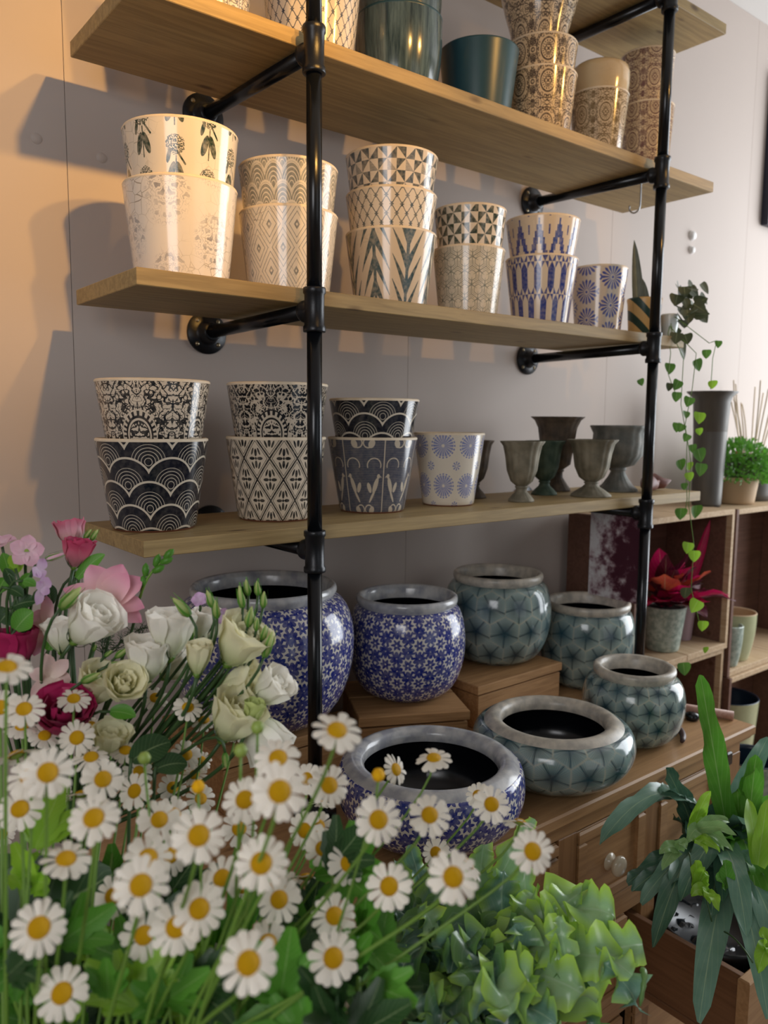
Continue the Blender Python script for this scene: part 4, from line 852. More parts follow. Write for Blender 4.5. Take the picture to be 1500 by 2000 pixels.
DT = [(1255, 1845, .86, .040, 'l', .25), (1235, 1905, .82, .036, 'l', .3), (1150, 1735, .95, .034, 'l', .2), (1200, 1790, .90, .042, 'l', .3), (1165, 1960, .80, .036, 'l', .3), (1110, 1870, .84, .034, 'l', .35), (1090, 1800, .90, .038, 'l', .35), (1040, 1745, .96, .030, 'l', .3), (985, 1700, 1.0, .03, 'b', .25),
      (1045, 1600, 1.02, .022, 'l', .1), (1020, 1680, 1.0, .026, 'l', .15), (945, 1650, 1.0, .024, 'l', .2), (900, 1760, .96, .03, 'b', .3), (860, 1740, .95, .03, 'b', .3), (820, 1790, .90, .03, 'd', .3), (770, 1680, .98, .022, 'b', .2), (800, 1650, 1.0, .024, 'b', .15), (760, 1780, .92, .028, 'd', .3), (735, 1830, .88, .03, 'd', .3), (700, 1900, .84, .03, 'd', .3),
      (780, 1900, .82, .032, 'd', .35), (840, 1850, .86, .03, 'b', .4), (880, 1900, .82, .032, 'd', .4), (940, 1850, .86, .032, 'b', .4), (960, 1920, .80, .034, 'd', .4), (1000, 1980, .76, .036, 'l', .35), (930, 1990, .76, .034, 'b', .35), (1040, 1930, .80, .032, 'l', .4), (720, 1975, .78, .032, 'd', .3), (800, 1990, .76, .032, 'b', .35), (860, 2010, .75, .034, 'd', .3), (1085, 2000, .78, .034, 'b', .3), (690, 1985, .8, .03, 'd', .3), (655, 1950, .82, .028, 'd', .3), (990, 1830, .9, .03, 'd', .4), (900, 1950, .84, .032, 'd', .4), (820, 1940, .84, .03, 'd', .4), (1120, 1930, .84, .03, 'd', .35), (1060, 1860, .88, .03, 'd', .4)]
for i, (u, v_, d_, W, mk, sg) in enumerate(DT):
    a = R_.uniform(0, 6.28); b0 = do + V((.05 * math.cos(a), .05 * math.sin(a), -.03 + R_.uniform(-.02, .02)))
    crest(dav, b0 - do, B(u, v_, d_), W, {'l': C_l, 'b': C_b, 'd': C_d}[mk], sg, 50 + i)
for i in range(22):     # small crested shoots between the fronds
    u, v_ = R_.uniform(700, 1200), R_.uniform(1770, 2000); d_ = .80 + (1 - (v_ - 1700) / 300) * .12 + R_.uniform(-.03, .03)
    p = B(u, v_, d_); crest(dav, p - V((R_.uniform(-.03, .03), R_.uniform(-.0, .03), .05)), p, R_.uniform(.012, .02), [C_l, C_b, C_d][i % 3], .2, 200 + i, 14, 5)
MB().tube(bez(B(1255, 1895, .84), B(1262, 1900, .83), B(1258, 1920, .82), B(1250, 1965, .82), 8), [.0035, .004, .003, .0035, .002, .003, .002, .0025, .001], 6).build('hanging_shoot', L_pale, dav)
# stand under the crested fern, below the picture
tag(MB().lathe([(.095, -.30), (.1, -.29), (.1, -.012), (.095, 0), (0, 0)], 32, cap0=True).build('plant_stand', M_pinev, None, True, (do.x, do.y, do.z - .162)), 'round wooden stand under the crested fern', 'plant stand')
tag(MB().box((-.03, -.03, 0), (.03, .03, do.z - .463)).box((-.12, -.12, 0), (.12, .12, .02), bev=.004).build('plant_stand', M_pinev, None, False, (do.x, do.y, 0)), 'square wooden foot post below the crested fern stand', 'plant stand')
# ------------------------------------------------------------------ daisies in the front bunch
M_petal = mat('daisy_white_petal', lambda: mixc(noi(coords('Object'), 60, 2) * .4, rgb('f6efe2'), rgb('e9dfcd')), .5, .35, transl=.28)
M_disc = mat('daisy_yellow_disc', lambda: mixc(ramp(vor(coords('Object'), 900), .25, .7), rgb('ffcb10'), rgb('eba800')), .6, .3, bump=lambda: vor(coords('Object'), 900), bstr=.7, bdist=.0012)
M_calyx = mat('daisy_green_calyx', '8aa04a', .5)
def daisy_meshes(seed, n):
    rr = random.Random(seed); b = MB()
    for k in range(n):
        a = 2 * PI * (k + rr.uniform(-.16, .16)) / n; L = rr.uniform(.60, .70); dr = rr.uniform(-.12, .16); W = rr.uniform(.165, .195) * 14 / n
        c, s_ = math.cos(a), math.sin(a); pts = []
        for i in range(8):
            t = i / 7; r = .33 + L * t; pts.append((c * r, s_ * r, .02 + dr * t - .18 * t * t * (1 if rr else 1)))
        tw = rr.uniform(-.25, .25)
        b.blade(pts, lambda t: W * (.45 + .75 * t - .25 * t * t) * (1 if t < .86 else max(.3, 1 - ((t - .86) / .14) ** 2 * .75)), (tw * -s_, tw * c, 1), 2, -.10)
    d = MB().lathe([(.0, .23), (.08, .225), (.19, .205), (.30, .155), (.375, .085), (.395, .02), (.36, -.03)], 22)
    x = MB().lathe([(.30, -.02), (.24, -.07), (.12, -.12), (.06, -.15), (0, -.15)], 14)
    return b.mesh('corolla', M_petal), d.mesh('flower_disc', M_disc), x.mesh('calyx', M_calyx)
DM = [daisy_meshes(s_, n) for s_, n in ((1, 12), (2, 14), (3, 15), (4, 13), (5, 16))]
DL = [(13,1303,95,.1,.9),(144,1365,62,0,.78),(303,1363,52,.1,.55),(367,1382,58,.1,.65),(398,1407,55,0,.88),(0,1382,75,0,.3),(47,1385,75,-.1,.55),(43,1419,65,0,.85),(87,1437,60,.1,.7),(150,1441,70,0,.25),(178,1416,45,.1,.85),(220,1432,50,.1,.93),
(304,1455,50,.6,.2),(364,1474,58,.3,.3),(394,1485,42,.4,.5),(33,1476,75,-.2,-1.2),(93,1509,98,.1,.15),(57,1517,85,-.2,.5),(245,1466,60,.1,.85),(178,1479,70,0,.85),(201,1522,82,.1,.3),(271,1508,60,.5,.3),(263,1545,70,-.45,.1),(337,1538,56,.1,0),(380,1513,50,-.2,.6),(392,1560,58,.2,.35),
(160,1553,70,0,-1.3),(110,1549,60,.2,.7),(39,1580,85,-.1,.3),(183,1598,100,-.1,.45),(311,1601,82,.1,.4),(339,1592,72,.3,.3),(388,1632,105,0,.15),(289,1676,92,0,.35),(5,1630,50,-.3,.3),(129,1678,95,.1,.86),(333,1671,74,.2,.2),(275,1729,108,0,.1),(221,1750,80,-.3,.2),(76,1812,106,-.05,.1),
(153,1767,50,.85,-.2),(281,1827,90,.1,.1),(344,1811,100,0,.1),(389,1775,100,0,.1),(209,1833,70,-.1,-1.1),(209,1864,38,0,.3),(121,1940,100,-.15,.1),(179,1911,56,.2,.3),(171,1725,60,0,-1.2),(462,1427,48,.2,.1),(658,1427,98,.15,.75),(543,1481,90,0,.62),(546,1546,112,.05,.1),(478,1562,90,-.2,.2),
(643,1534,82,.2,.2),(599,1521,62,-.3,.1),(629,1569,48,.1,-1.3),(467,1619,70,.1,.3),(595,1622,72,-.4,-.05),(622,1613,62,.2,.4),(631,1657,76,-.1,-.35),(679,1687,78,.45,.2),(697,1638,66,.1,-1.2),(739,1601,92,.1,.1),(510,1686,106,0,.1),(433,1715,86,-.4,.3),(473,1734,52,0,.2),(599,1715,70,0,-1.4),
(545,1757,86,.05,.15),(542,1731,80,0,.4),(485,1881,116,-.05,.1),(523,1843,88,.1,.2),(653,1789,86,.1,.2),(651,1871,98,.05,.05),(715,1811,50,0,-1.2),(425,1885,76,-.2,.1),(445,1821,52,0,.2),(562,1824,62,.2,.3),(486,1992,60,.1,.7),(773,1503,62,.75,.25),(847,1481,70,0,.94),(839,1592,82,.1,.3),
(960,1571,72,.1,.2),(933,1553,50,-.3,.3),(1040,1663,86,.3,.05),(1015,1607,60,.1,-1.2),(885,1713,100,.1,.1),(760,1731,90,-.1,.05),(851,1665,56,-.3,.2),(912,1687,70,.6,-.9)]
LB = {0: 'daisy facing up at the left edge, the highest of the front bunch', 1: 'small daisy standing before the crimson ruffled flower', 2: 'small daisy before the dark lisianthus stems', 39: 'daisy alone low at the left edge, facing the viewer', 50: 'daisy tilted up in front of the near pipe foot', 79: 'side-on daisy over the left rim of the blue bowl', 80: 'daisy facing up inside the mouth of the blue bowl',
      81: 'daisy before the front of the blue rosette bowl', 82: 'daisy before the right side of the blue rosette bowl', 84: 'rightmost daisy, before the sideboard edge', 86: 'daisy hanging over the crested fern', 70: 'largest daisy, low in the middle of the bunch', 46: 'lowest daisy at the left, facing the viewer', 35: 'daisy seen edge-on before the bare wall at the left', 49: 'daisy leaning against the lowest white lisianthus'}
for i, (u, v_, dm, fx, fy) in enumerate(DL):
    back = fy < -.85; dist = min(.92, max(.44, FPX * .0345 / dm * (1.0 if dm > 64 else .92)))
    P = at(u, v_, dist); tocam = (CAM - P).normalized()
    if back: nn = (tocam * -.45 + CR * fx + CU * .85).normalized()
    else:
        fz = math.sqrt(max(.03, 1 - min(.97, fx * fx + fy * fy))); nn = (tocam * fz + CR * fx + CU * fy).normalized()
    R0 = dm / 2 * dist / FPX * (1.0 if not back else 1.1) / .97
    q = nn.to_track_quat('Z', 'Y') @ Matrix.Rotation(R_.uniform(0, 6.28), 3, 'Z').to_quaternion()
    t = empty('daisy_flower', P); t.rotation_mode = 'QUATERNION'; t.rotation_quaternion = q; t.scale = (R0, R0, R0)
    lab = LB.get(i)
    if lab: tag(t, lab, 'daisy', 'daisies in the front bunch')
    else: tag(t, 'white daisy with a domed yellow centre, crowded among others in the front bunch', 'daisy', 'daisies in the front bunch')
    for me in DM[i % 5]: link(me.name.split('.')[0], me, t)
    # stem from the head to the bunch
    bx = 170 + (u - 250) * .62 + R_.uniform(-25, 25) if u < 620 else 330 + (u - 620) * .25 + R_.uniform(-25, 25)
    Bp = at(bx, 2120 + R_.uniform(-20, 40), .60 + (dist - .6) * .4); s0 = P - nn * (.13 * R0)
    c1 = s0 - nn * .022 + V((0, 0, -.03)); c2 = Bp.lerp(P, .35) + V((0, 0, .03))
    inv_m = Matrix.LocRotScale(P, q, (R0, R0, R0)).inverted()
    MB().tube([inv_m @ p for p in bez(s0, c1, c2, Bp, 11)], [(.0011 + .0006 * k / 11) / R0 for k in range(12)], 6).build('stem', M_stem, t)
# buds
for u, v_, dd in ((739, 1513, .62), (387, 1536, .62), (282, 1480, .66), (503, 1420, .62), (470, 1465, .6)):
    P = at(u, v_, dd); t = tag(empty('daisy_bud', P), 'closed green and yellow daisy bud among the open daisies', 'flower bud', 'daisy buds')
    MB().lathe([(0, .005), (.0035, .004), (.0055, .0), (.004, -.004), (0, -.006)], 14).build('bud_head', M_disc if u in (739, 387) else M_calyx, t)
    MB().tube(bez((0, 0, -.005), (0, 0, -.03), at(u * .7 + 130, 1850, .6) - P, at(u * .5 + 200, 2100, .6) - P, 8), .0011, 6).build('stem', M_stem, t)
# leafy sprigs under the daisies
def fleaf(b, p, d, s_, nrm, rr):
    d = V(d).normalized(); sd = d.cross(V(nrm)).normalized(); p = V(p)
    ends = [(1.0, 0, .17), (.72, .42, .14), (.72, -.42, .14), (.42, .40, .12), (.42, -.40, .12)]
    for e, w_, hw in ends:
        q = p + d * (s_ * e) + sd * (s_ * w_); m_ = p + d * (s_ * e * .55) + sd * (s_ * w_ * .25)
        b.blade(bez(p + d * (s_ * .05), m_, m_.lerp(q, .5), q, 7), lambda t: s_ * hw * (math.sin(PI * (.12 + .80 * t)) ** .8) * (1 + .18 * math.sin(t * 26)), nrm, 2, .15)
rrs = random.Random(21)
SP = [(60, 1870), (20, 1760), (110, 1870), (25, 1960), (180, 1960), (240, 1900), (300, 1950), (350, 1900), (400, 1960), (450, 1930), (330, 1990), (560, 1930), (600, 1960), (540, 1990), (640, 1985), (250, 1990), (90, 1995), (390, 1850), (470, 1800), (590, 1870), (700, 1900), (180, 1860), (520, 1940), (720, 1850), (440, 1995), (30, 1660), (250, 1770), (650, 1700), (330, 1760), (150, 1990), (600, 1800), (20, 1880)]
for i, (u, v_) in enumerate(SP):
    dd = rrs.uniform(.56, .74) if v_ > 1840 else rrs.uniform(.66, .78); P = at(u, v_ + 10, dd); t = empty('leafy_sprig', P); bright = i % 4 == 1
    tag(t, 'bright green lobed leaf sprig low in the daisy bunch' if bright else 'mid-green lobed leaf sprig low in the daisy bunch', 'leaf sprig', 'bright leaf sprigs' if bright else 'mid-green leaf sprigs')
    for k in range(rrs.randint(3, 5)):
        b = MB(); d = V((rrs.uniform(-1, 1), rrs.uniform(-.8, .5), rrs.uniform(-.2, 1.1))); o_ = V((rrs.uniform(-.02, .02), rrs.uniform(-.02, .02), rrs.uniform(-.03, .02)))
        fleaf(b, o_, d, rrs.uniform(.035, .062), (CAM - P).normalized() + V((rrs.uniform(-.6, .6), 0, rrs.uniform(0, .9))), rrs); b.build('leaf', L_lime if bright and k < 3 else (L_mid if k % 3 else L_dark), t)
    MB().tube(bez((0, 0, 0), (0, 0, -.04), (.01, 0, -.08), at(u * .5 + 170, 2130, .62) - P, 7), .0018, 6).build('stem', M_stem, t)
# big rounded dark leaves and blue-green sprig at the left edge
for u, v_, dd, s_, dr, lab in ((70, 1800, .70, .075, (.5, -.2, .3), 'large dark rounded leaf behind the low left daisy'), (10, 1745, .72, .05, (-.6, -.2, .2), 'dark rounded leaf at the left edge below the daisies'), (295, 1462, .80, .022, (.9, .1, .15), 'broad dark leaf under the lisianthus stems'), (335, 1492, .80, .017, (.9, 0, -.1), 'narrower dark leaf before the rough crate')):
    P = at(u, v_, dd); d = V(dr).normalized(); t = tag(empty('broad_leaf', P), lab, 'leaf')
    MB().blade([d * (s_ * 2 * (k / 10 - .5)) + V((0, 0, -.012 * (k / 10 - .5) ** 2)) for k in range(11)], lambda t_: s_ * .72 * math.sin(PI * (.06 + .92 * t_)) ** .7, (CAM - P).normalized() + V((0, 0, .5)), 4, .12).build('blade', L_dark, t)
    MB().tube(bez(-d * s_, -d * s_ * 1.3 + V((0, 0, -.03)), V((-.02, 0, -.2)), at(180, 2100, .66) - P, 8), .0018, 6).build('stem', M_stemd, t)
# clear wrapped vase at the left edge, below
M_glass = bpy.data.materials.new('clear_glass'); M_glass.use_nodes = True; pb = M_glass.node_tree.nodes['Principled BSDF']; pb.inputs['Transmission Weight'].default_value = 1; pb.inputs['Roughness'].default_value = .06; pb.inputs['Base Color'].default_value = (.86, .92, .95, 1); pb.inputs['IOR'].default_value = 1.3
gvp = at(20, 1960, .78); tag(MB().lathe([(.045, -.30), (.050, -.29), (.047, -.05), (.050, .06), (.056, .10), (.058, .102), (.055, .10), (.048, .05), (.045, -.05), (.047, -.285), (0, -.285)], 36, flute=lambda a, i: .02 * math.sin(a * 9 + i)).build('glass_vase', M_glass, None, True, gvp), 'clear glass vase with crinkled sides at the left edge below the daisies', 'vase')
# buckets below the frame that hold the bunches
for u, d_, R, lab in ((330, .62, .10, 'zinc bucket holding the daisy bunch'), (60, .93, .09, 'zinc bucket holding the lisianthus bouquet')):
    p = at(u, 2120 if d_ < .8 else 1800, d_); zt = (1.07 if d_ < .8 else 1.03)
    tag(MB().lathe([(R * .8, 0), (R * .82, .01), (R * .98, zt - .02), (R * 1.03, zt - .01), (R * 1.02, zt), (R * .94, zt - .02), (R * .8, zt - .3), (0, zt - .3)], 36, cap0=True).build('flower_bucket', M_zinc, None, True, (p.x, p.y, 0)), 'tall ' + lab, 'bucket')
# ------------------------------------------------------------------ lisianthus bouquet behind the daisies
def petmat(name, c0, c1, tr=.3, edge=None):
    def f():
        x, y, _ = xyz(coords('UV')); c = mixc(ramp(y, .05, .75), rgb(c0), rgb(c1))
        if edge: c = mixc(ramp(y, .72, 1.0) * .8, c, rgb(edge))
        return c
    return mat(name, f, .5, .3, transl=tr, sheen=.1)
P_white = petmat('white_petal', 'e6ecc8', 'fbf8ef', .38); P_cream = petmat('cream_petal', 'd6e0a4', 'f6f2d2', .38); P_pink = petmat('pink_petal', 'e3c8b4', 'e6a6b6', .3, 'd2587c'); P_rose = petmat('rose_petal', 'd99aa0', 'd4627f', .25, 'b93360')
P_mag = petmat('crimson_petal', '8a1c48', 'b2235c', .2); P_lily = petmat('lily_petal', 'f0d9cc', 'eeb3c2', .3, 'e58fb0'); P_phlox = petmat('phlox_petal', 'f3d6de', 'eebfd2', .35); P_lilac = petmat('lilac_petal', 'e6cfe6', 'd9b3dc', .35); P_peach = petmat('peach_petal', 'f2e2d4', 'f0cfcb', .35)
P_bud = petmat('bud_petal', '6f8f3a', 'c9d58a', .25)
def cup(seed, n_out, n_in, open_, mats, ruff=.06):
    """unit bloom: base at 0, axis +Z, height about 1"""
    rr = random.Random(seed); b = MB()
    for ring, (n, r1, h, tw) in enumerate(((n_out, open_, 1.0, 0), (n_out, open_ * .78, 1.02, .5), (n_in, open_ * .48, .98, .2), (3, open_ * .22, .92, .7))):
        for k in range(n):
            a = 2 * PI * (k + tw + rr.uniform(-.08, .08)) / n; c, s_ = math.cos(a), math.sin(a); hh = h * rr.uniform(.92, 1.05); rv = r1 * rr.uniform(.92, 1.08); ph = rr.uniform(0, 6)
            pts = []
            for i in range(9):
                t = i / 8; r = rv * (math.sin(PI / 2 * min(1, t * 1.35)) ** .8) * (1 - .10 * math.sin(PI * max(0, t - .45) / .55)) + (rv * .28 * max(0, t - .74) / .26 if ring < 2 else 0)
                pts.append((c * r + .012 * c, s_ * r + .012 * s_, hh * t))
            W = max(.12, r1 * 2 * PI / n * .72)
            b.blade(pts, lambda t: W * (.28 + .95 * t ** .7) * (1 if t < .86 else 1 - ((t - .86) / .14) ** 2 * .55), (c, s_, .15), 4, -.42 if ring < 3 else -.6, lambda t, u: ruff * (t ** 2) * math.sin(u * 4.2 + ph + t * 5))
    return b
def stalkpts(P, base, ax, drop):
    c1 = P - ax * drop; return bez(P, c1, V(base).lerp(P, .45) + V((0, 0, -.01)), base, 12)
LBASE = lambda k: at(110 + k, 1640 + abs(k) * .3, .93)
CUPS = {}
def bloom(kind, u, v_, size, ax2, fz, dd, mt, label, seed, name='lisianthus_bloom', sq=1.0, sep=True, stem=True, bx=None, n=(4, 4), op=.52, ruff=.06):
    """size: length of the bloom in picture pixels; ax2: direction it opens, across and up"""
    P0 = at(u, v_, dd); tc = (CAM - P0).normalized(); ax = (CR * ax2[0] + CU * ax2[1]); fz *= .62 if fz < .6 else 1; ax = (ax.normalized() * math.sqrt(max(0, 1 - fz * fz)) + tc * fz).normalized(); L = size * .92 * dd / FPX
    t = tag(empty(name, P0 - ax * (L * .5)), label, 'flower', None); q = ax.to_track_quat('Z', 'Y'); t.rotation_mode = 'QUATERNION'; t.rotation_quaternion = q; t.scale = (L, L, L)
    key = (kind, seed % 4, mt.name)
    if key not in CUPS: CUPS[key] = cup(seed, n[0], n[1], op, None, ruff).mesh('corolla', mt)
    link('corolla', CUPS[key], t)
    if sep:
        for k in range(5):
            a = 2 * PI * k / 5 + .3; c, s_ = math.cos(a), math.sin(a)
            MB().blade([(c * .05, s_ * .05, -.02), (c * .20, s_ * .20, .06), (c * .33, s_ * .33, .22), (c * .42, s_ * .42, .42)], lambda t_: .045 * (1 - t_) + .004, (c, s_, .2), 1).build('sepal', M_stemd, t)
        MB().lathe([(0, -.10), (.045, -.08), (.10, -.02), (.13, .05), (.10, .08)], 14).build('calyx', M_stem, t)
    if stem:
        im = Matrix.LocRotScale(t.location, q, (L, L, L)).inverted(); bp_ = LBASE(bx if bx is not None else R_.uniform(-50, 50))
        MB().tube([im @ p for p in stalkpts(V(t.location) - ax * (L * .08), bp_, ax, .07)], [(.0021 + .0006 * k / 12) / L for k in range(13)], 7).build('stem', M_stemd, t)
    return t
BL = [
 ('w', 172, 1222, 105, (.55, .6), .45, .86, P_white, 'biggest white lisianthus bloom, under the pink lily', 1),
 ('w', 118, 1245, 70, (-.1, .9), .2, .90, P_white, 'white bloom half hidden left of the biggest lisianthus', 2),
 ('c', 238, 1338, 82, (.25, .3), .85, .84, P_cream, 'wide open cream bloom showing its spiral heart, above the crimson flower', 3),
 ('c', 188, 1345, 85, (.35, .6), .35, .87, P_cream, 'cream bloom tucked left of the wide open one', 4),
 ('w', 288, 1292, 92, (.05, 1), .12, .86, P_white, 'white bloom standing upright left of the tall white pair', 5),
 ('w', 333, 1243, 98, (.05, 1), .15, .87, P_white, 'tall white bloom with scalloped top, left of the drooping buds', 6),
 ('w', 404, 1228, 76, (.1, 1), .05, .92, P_white, 'narrow white bloom behind the bent bud stems', 7),
 ('y', 388, 1288, 72, (.12, 1), .3, .82, P_cream, 'small yellowish half-open bloom in the middle of the bouquet', 8),
 ('c', 466, 1262, 105, (.45, .7), .50, .85, P_cream, 'creamy open bloom just left of the near pipe, under the tight buds', 9),
 ('c', 462, 1345, 92, (.85, .25), .35, .87, P_cream, 'cream bloom pointing right below the creamy open one', 10),
 ('w', 525, 1348, 84, (.65, .5), .35, .86, P_white, 'rightmost white bloom, before the big blue jar', 11),
 ('c', 455, 1408, 105, (.45, .75), .4, .84, P_cream, 'large cream bloom above the rough crate', 12),
 ('w', 508, 1432, 100, (.35, -.5), .25, .86, P_white, 'white bloom drooping over the crate front', 13),
 ('w', 345, 1300, 80, (.6, .5), .05, .94, P_white, 'white bloom in the shade behind the stems', 14),
 ('y', 492, 1396, 60, (.3, .9), .2, .83, P_bud, 'small greenish half-open bloom beside the large cream one', 15)]
for a in BL: bloom(*a[:10], n=(4, 4), op=.40 if a[0] == 'w' else (.30 if a[0] == 'y' else .43))
def bud(x0, y0, x1, y1, dd, label, wd=.30, mt=None, stem=True, bx=None):
    P0, P1 = at(x0, y0, dd), at(x1, y1, dd); ax = (P1 - P0); L = ax.length; ax.normalize(); q = ax.to_track_quat('Z', 'Y'); t = tag(empty('lisianthus_bud', P0), label, 'flower bud', 'green buds of the bouquet'); t.rotation_mode = 'QUATERNION'; t.rotation_quaternion = q
    MB().lathe([(0, 0), (L * .12, L * .04), (L * wd * .75, L * .22), (L * wd * .72, L * .45), (L * wd * .42, L * .75), (L * .03, L), (0, L)], 14, flute=lambda a, i: .06 * math.sin(a * 5 + i * .8)).build('bud_head', mt or P_bud, t)
    for k in range(5):
        a = 2 * PI * k / 5; c, s_ = math.cos(a), math.sin(a); MB().blade([(c * L * .1, s_ * L * .1, 0), (c * L * wd * .8, s_ * L * wd * .8, L * .25), (c * L * wd * .8, s_ * L * wd * .8, L * .55), (c * L * wd * .7, s_ * L * wd * .7, L * (.9 + .25 * (k % 2)))], lambda t_: L * .055 * (1 - t_) + .0003, (c, s_, .1), 1).build('sepal', L_mid, t)
    if stem:
        im = Matrix.LocRotScale(P0, q, (1, 1, 1)).inverted(); MB().tube([im @ p for p in stalkpts(P0, LBASE(bx if bx is not None else R_.uniform(-30, 60)), ax, .06)], [.0016 + .0008 * k / 12 for k in range(13)], 6).build('stem', M_stemd, t)
for i, a in enumerate([(371, 1203, 338, 1168, .84), (415, 1186, 404, 1153, .86), (424, 1208, 421, 1172, .85), (474, 1187, 467, 1144, .86), (485, 1163, 480, 1132, .87), (504, 1163, 502, 1134, .87), (514, 1187, 516, 1155, .86), (484, 1224, 492, 1184, .85), (500, 1232, 503, 1206, .85), (511, 1250, 520, 1220, .85), (516, 1283, 532, 1234, .84), (372, 1250, 362, 1200, .88), (440, 1470, 441, 1500, .80)]):
    bud(*a, ['bent green bud left of the lilac petals', 'pointed green bud right of the lilac petals', 'slim green bud below the pointed one', 'tall pale bud of the tight group before the big jar', 'topmost bud of the tight group before the big jar', 'bud at the upper right of the tight group', 'right bud of the tight group before the big jar', 'fat pale bud in the middle of the tight group', 'short bud under the tight group', 'tiny bud right of the creamy bloom', 'long pale bud right of the creamy open bloom', 'green bud behind the bent stem', 'little bud hanging before the rough crate'][i], .30 if i not in (3, 10) else .24)
for i, a in enumerate([(165, 1052, 178, 1034, .95), (178, 1055, 191, 1034, .95), (118, 1188, 158, 1147, .83), (142, 1124, 157, 1114, .94), (226, 1284, 250, 1265, .88), (205, 1282, 219, 1270, .88), (213, 1300, 238, 1293, .87), (160, 1332, 196, 1314, .83), (183, 1272, 187, 1258, .9), (236, 1155, 243, 1133, .97)]):
    bud(*a, ['left of two green buds by the pink roses', 'right of two green buds by the pink roses', 'long pale bud before the pink lily', 'small bud under the lower pink rose', 'green bud right of the white lisianthus', 'green bud beside the dark stems', 'open green bud above the cream bloom', 'yellow-green bud over the tucked cream bloom', 'tiny bud under the biggest white bloom', 'yellowish bud right of the pink lily'][i], .30)
# coloured flowers
bloom('r', 138, 1044, 58, (-.15, 1), .15, .95, P_pink, 'upper of two pink spray roses by the shelf corner', 21, 'spray_rose', op=.42, n=(4, 4), bx=-20)
bloom('r', 150, 1082, 62, (.25, 1), .2, .93, P_rose, 'lower, deeper pink spray rose by the shelf corner', 22, 'spray_rose', op=.40, n=(4, 4), bx=-10)
bloom('m', 30, 1272, 85, (-.1, 1), .15, .88, P_mag, 'dark crimson rose at the left edge', 23, 'rose', op=.48, n=(5, 4), bx=-50)
bloom('m2', 125, 1402, 80, (.1, .7), .7, .84, P_mag, 'crimson ruffled flower among the upper daisies', 24, 'ruffled_flower', op=.62, n=(5, 5), bx=0, ruff=.12, sep=False)
bloom('s', 212, 1450, 62, (.2, .8), .4, .82, P_cream, 'small cream bloom behind the upper daisies', 25, bx=10)
def openflower(name, u, v_, dd, petals, nrm2, fz, mt, label, cat='flower', disc=None, bx=None, stem=True):
    P0 = at(u, v_, dd); tc = (CAM - P0).normalized(); n_ = ((CR * nrm2[0] + CU * nrm2[1]) + tc * fz).normalized(); t = tag(empty(name, P0), label, cat)
    X_ = CR - n_ * CR.dot(n_); X_.normalize(); Y_ = n_.cross(X_)
    for (a, L, W, el_, cv) in petals:
        c, s_ = math.cos(a), math.sin(a); d = (X_ * c + Y_ * s_); L *= dd / FPX; W *= dd / FPX
        pts = [d * (L * k / 9 * math.cos(el_ * (1 - .3 * k / 9))) + n_ * (L * k / 9 * math.sin(el_) - cv * L * (k / 9) ** 2) for k in range(10)]
        MB().blade(pts, lambda q: W * (.22 + .9 * math.sin(PI * min(1, .08 + .84 * q)) ** .9) * (1 if q < .85 else max(.12, 1 - (q - .85) / .15 * .85)), n_ - d * .3, 4, .22, lambda q, u_: W * .10 * math.sin(q * 9 + a * 3)).build('petal', mt, t)
    if disc: MB().lathe([(0, .003), (.0015, .0025), (.003, 0)], 10).build('flower_eye', disc, t)
    if stem: MB().tube(stalkpts(P0 - n_ * .002, LBASE(bx if bx is not None else -40), n_, .05)[0:13] and [p - P0 for p in stalkpts(P0 - n_ * .002, LBASE(bx if bx is not None else -40), n_, .05)], .0018, 6).build('stem', M_stemd, t)
    return t
openflower('pink_lily', 205, 1180, .90, [(.15, 76, 22, .35, .2), (-.25, 80, 21, .15, .15), (.85, 80, 26, .6, .0), (1.5, 74, 27, .9, .0), (2.3, 84, 26, .5, .1), (3.05, 84, 22, .2, .2), (1.1, 64, 24, 1.1, 0), (-.8, 58, 20, .4, .2)], (.25, .75), .65, P_lily, 'large pink lily-like flower with pointed petals, right of the spray roses')
openflower('pink_lily', 95, 1225, .92, [(2.6, 50, 18, .3, .2), (3.6, 55, 18, .2, .2), (4.4, 60, 18, .2, .3), (1.7, 60, 12, .4, 0), (5.3, 45, 15, .4, .2)], (-.3, .3), .7, P_lily, 'shaded pink lily-like flower left of the biggest white bloom')
openflower('alstroemeria', 98, 1322, .86, [(.0, 40, 13, .3, .2), (1.0, 44, 13, .6, .1), (2.1, 46, 13, .5, .1), (3.2, 40, 13, .2, .2), (4.2, 52, 12, .2, .3), (5.3, 44, 14, .3, .2)], (.3, .3), .8, P_peach, 'pale peach-pink flower behind the upper left daisies')
openflower('phlox_flower', 52, 1077, .88, [(a, 33, 13.5, .12, .05) for a in (.25, 1.5, 2.75, 4.0, 5.25)], (.1, .1), .95, P_phlox, 'open five-petalled pale pink flower at the upper left', disc=M_calyx)
openflower('phlox_flower', 3, 1062, .92, [(a, 30, 12, .3, .1) for a in (.2, 1.4, 2.6, 3.9, 5.1)], (-.2, .8), .4, P_phlox, 'pale pink flower cut by the left edge')
openflower('phlox_flower', 75, 1112, .87, [(1.4, 24, 10, .4, .1), (4.2, 22, 11, .3, .1), (5.4, 20, 10, .3, .2)], (.6, .2), .5, P_lilac, 'lilac side-turned flower under the open pale pink one')
openflower('phlox_flower', 80, 1150, .87, [(1.2, 26, 12, .3, .1), (4.5, 34, 9, .2, .1), (2.4, 18, 8, .4, .1), (5.8, 18, 8, .4, .1)], (.5, .1), .6, P_lilac, 'lilac flower with long lower petal, lowest of the phlox')
openflower('phlox_flower', 390, 1172, .90, [(a, 17, 8, .3, .1) for a in (.6, 1.9, 3.2, 4.5, 5.7)], (-.2, .4), .7, P_lilac, 'small lilac flower behind the bent bud')
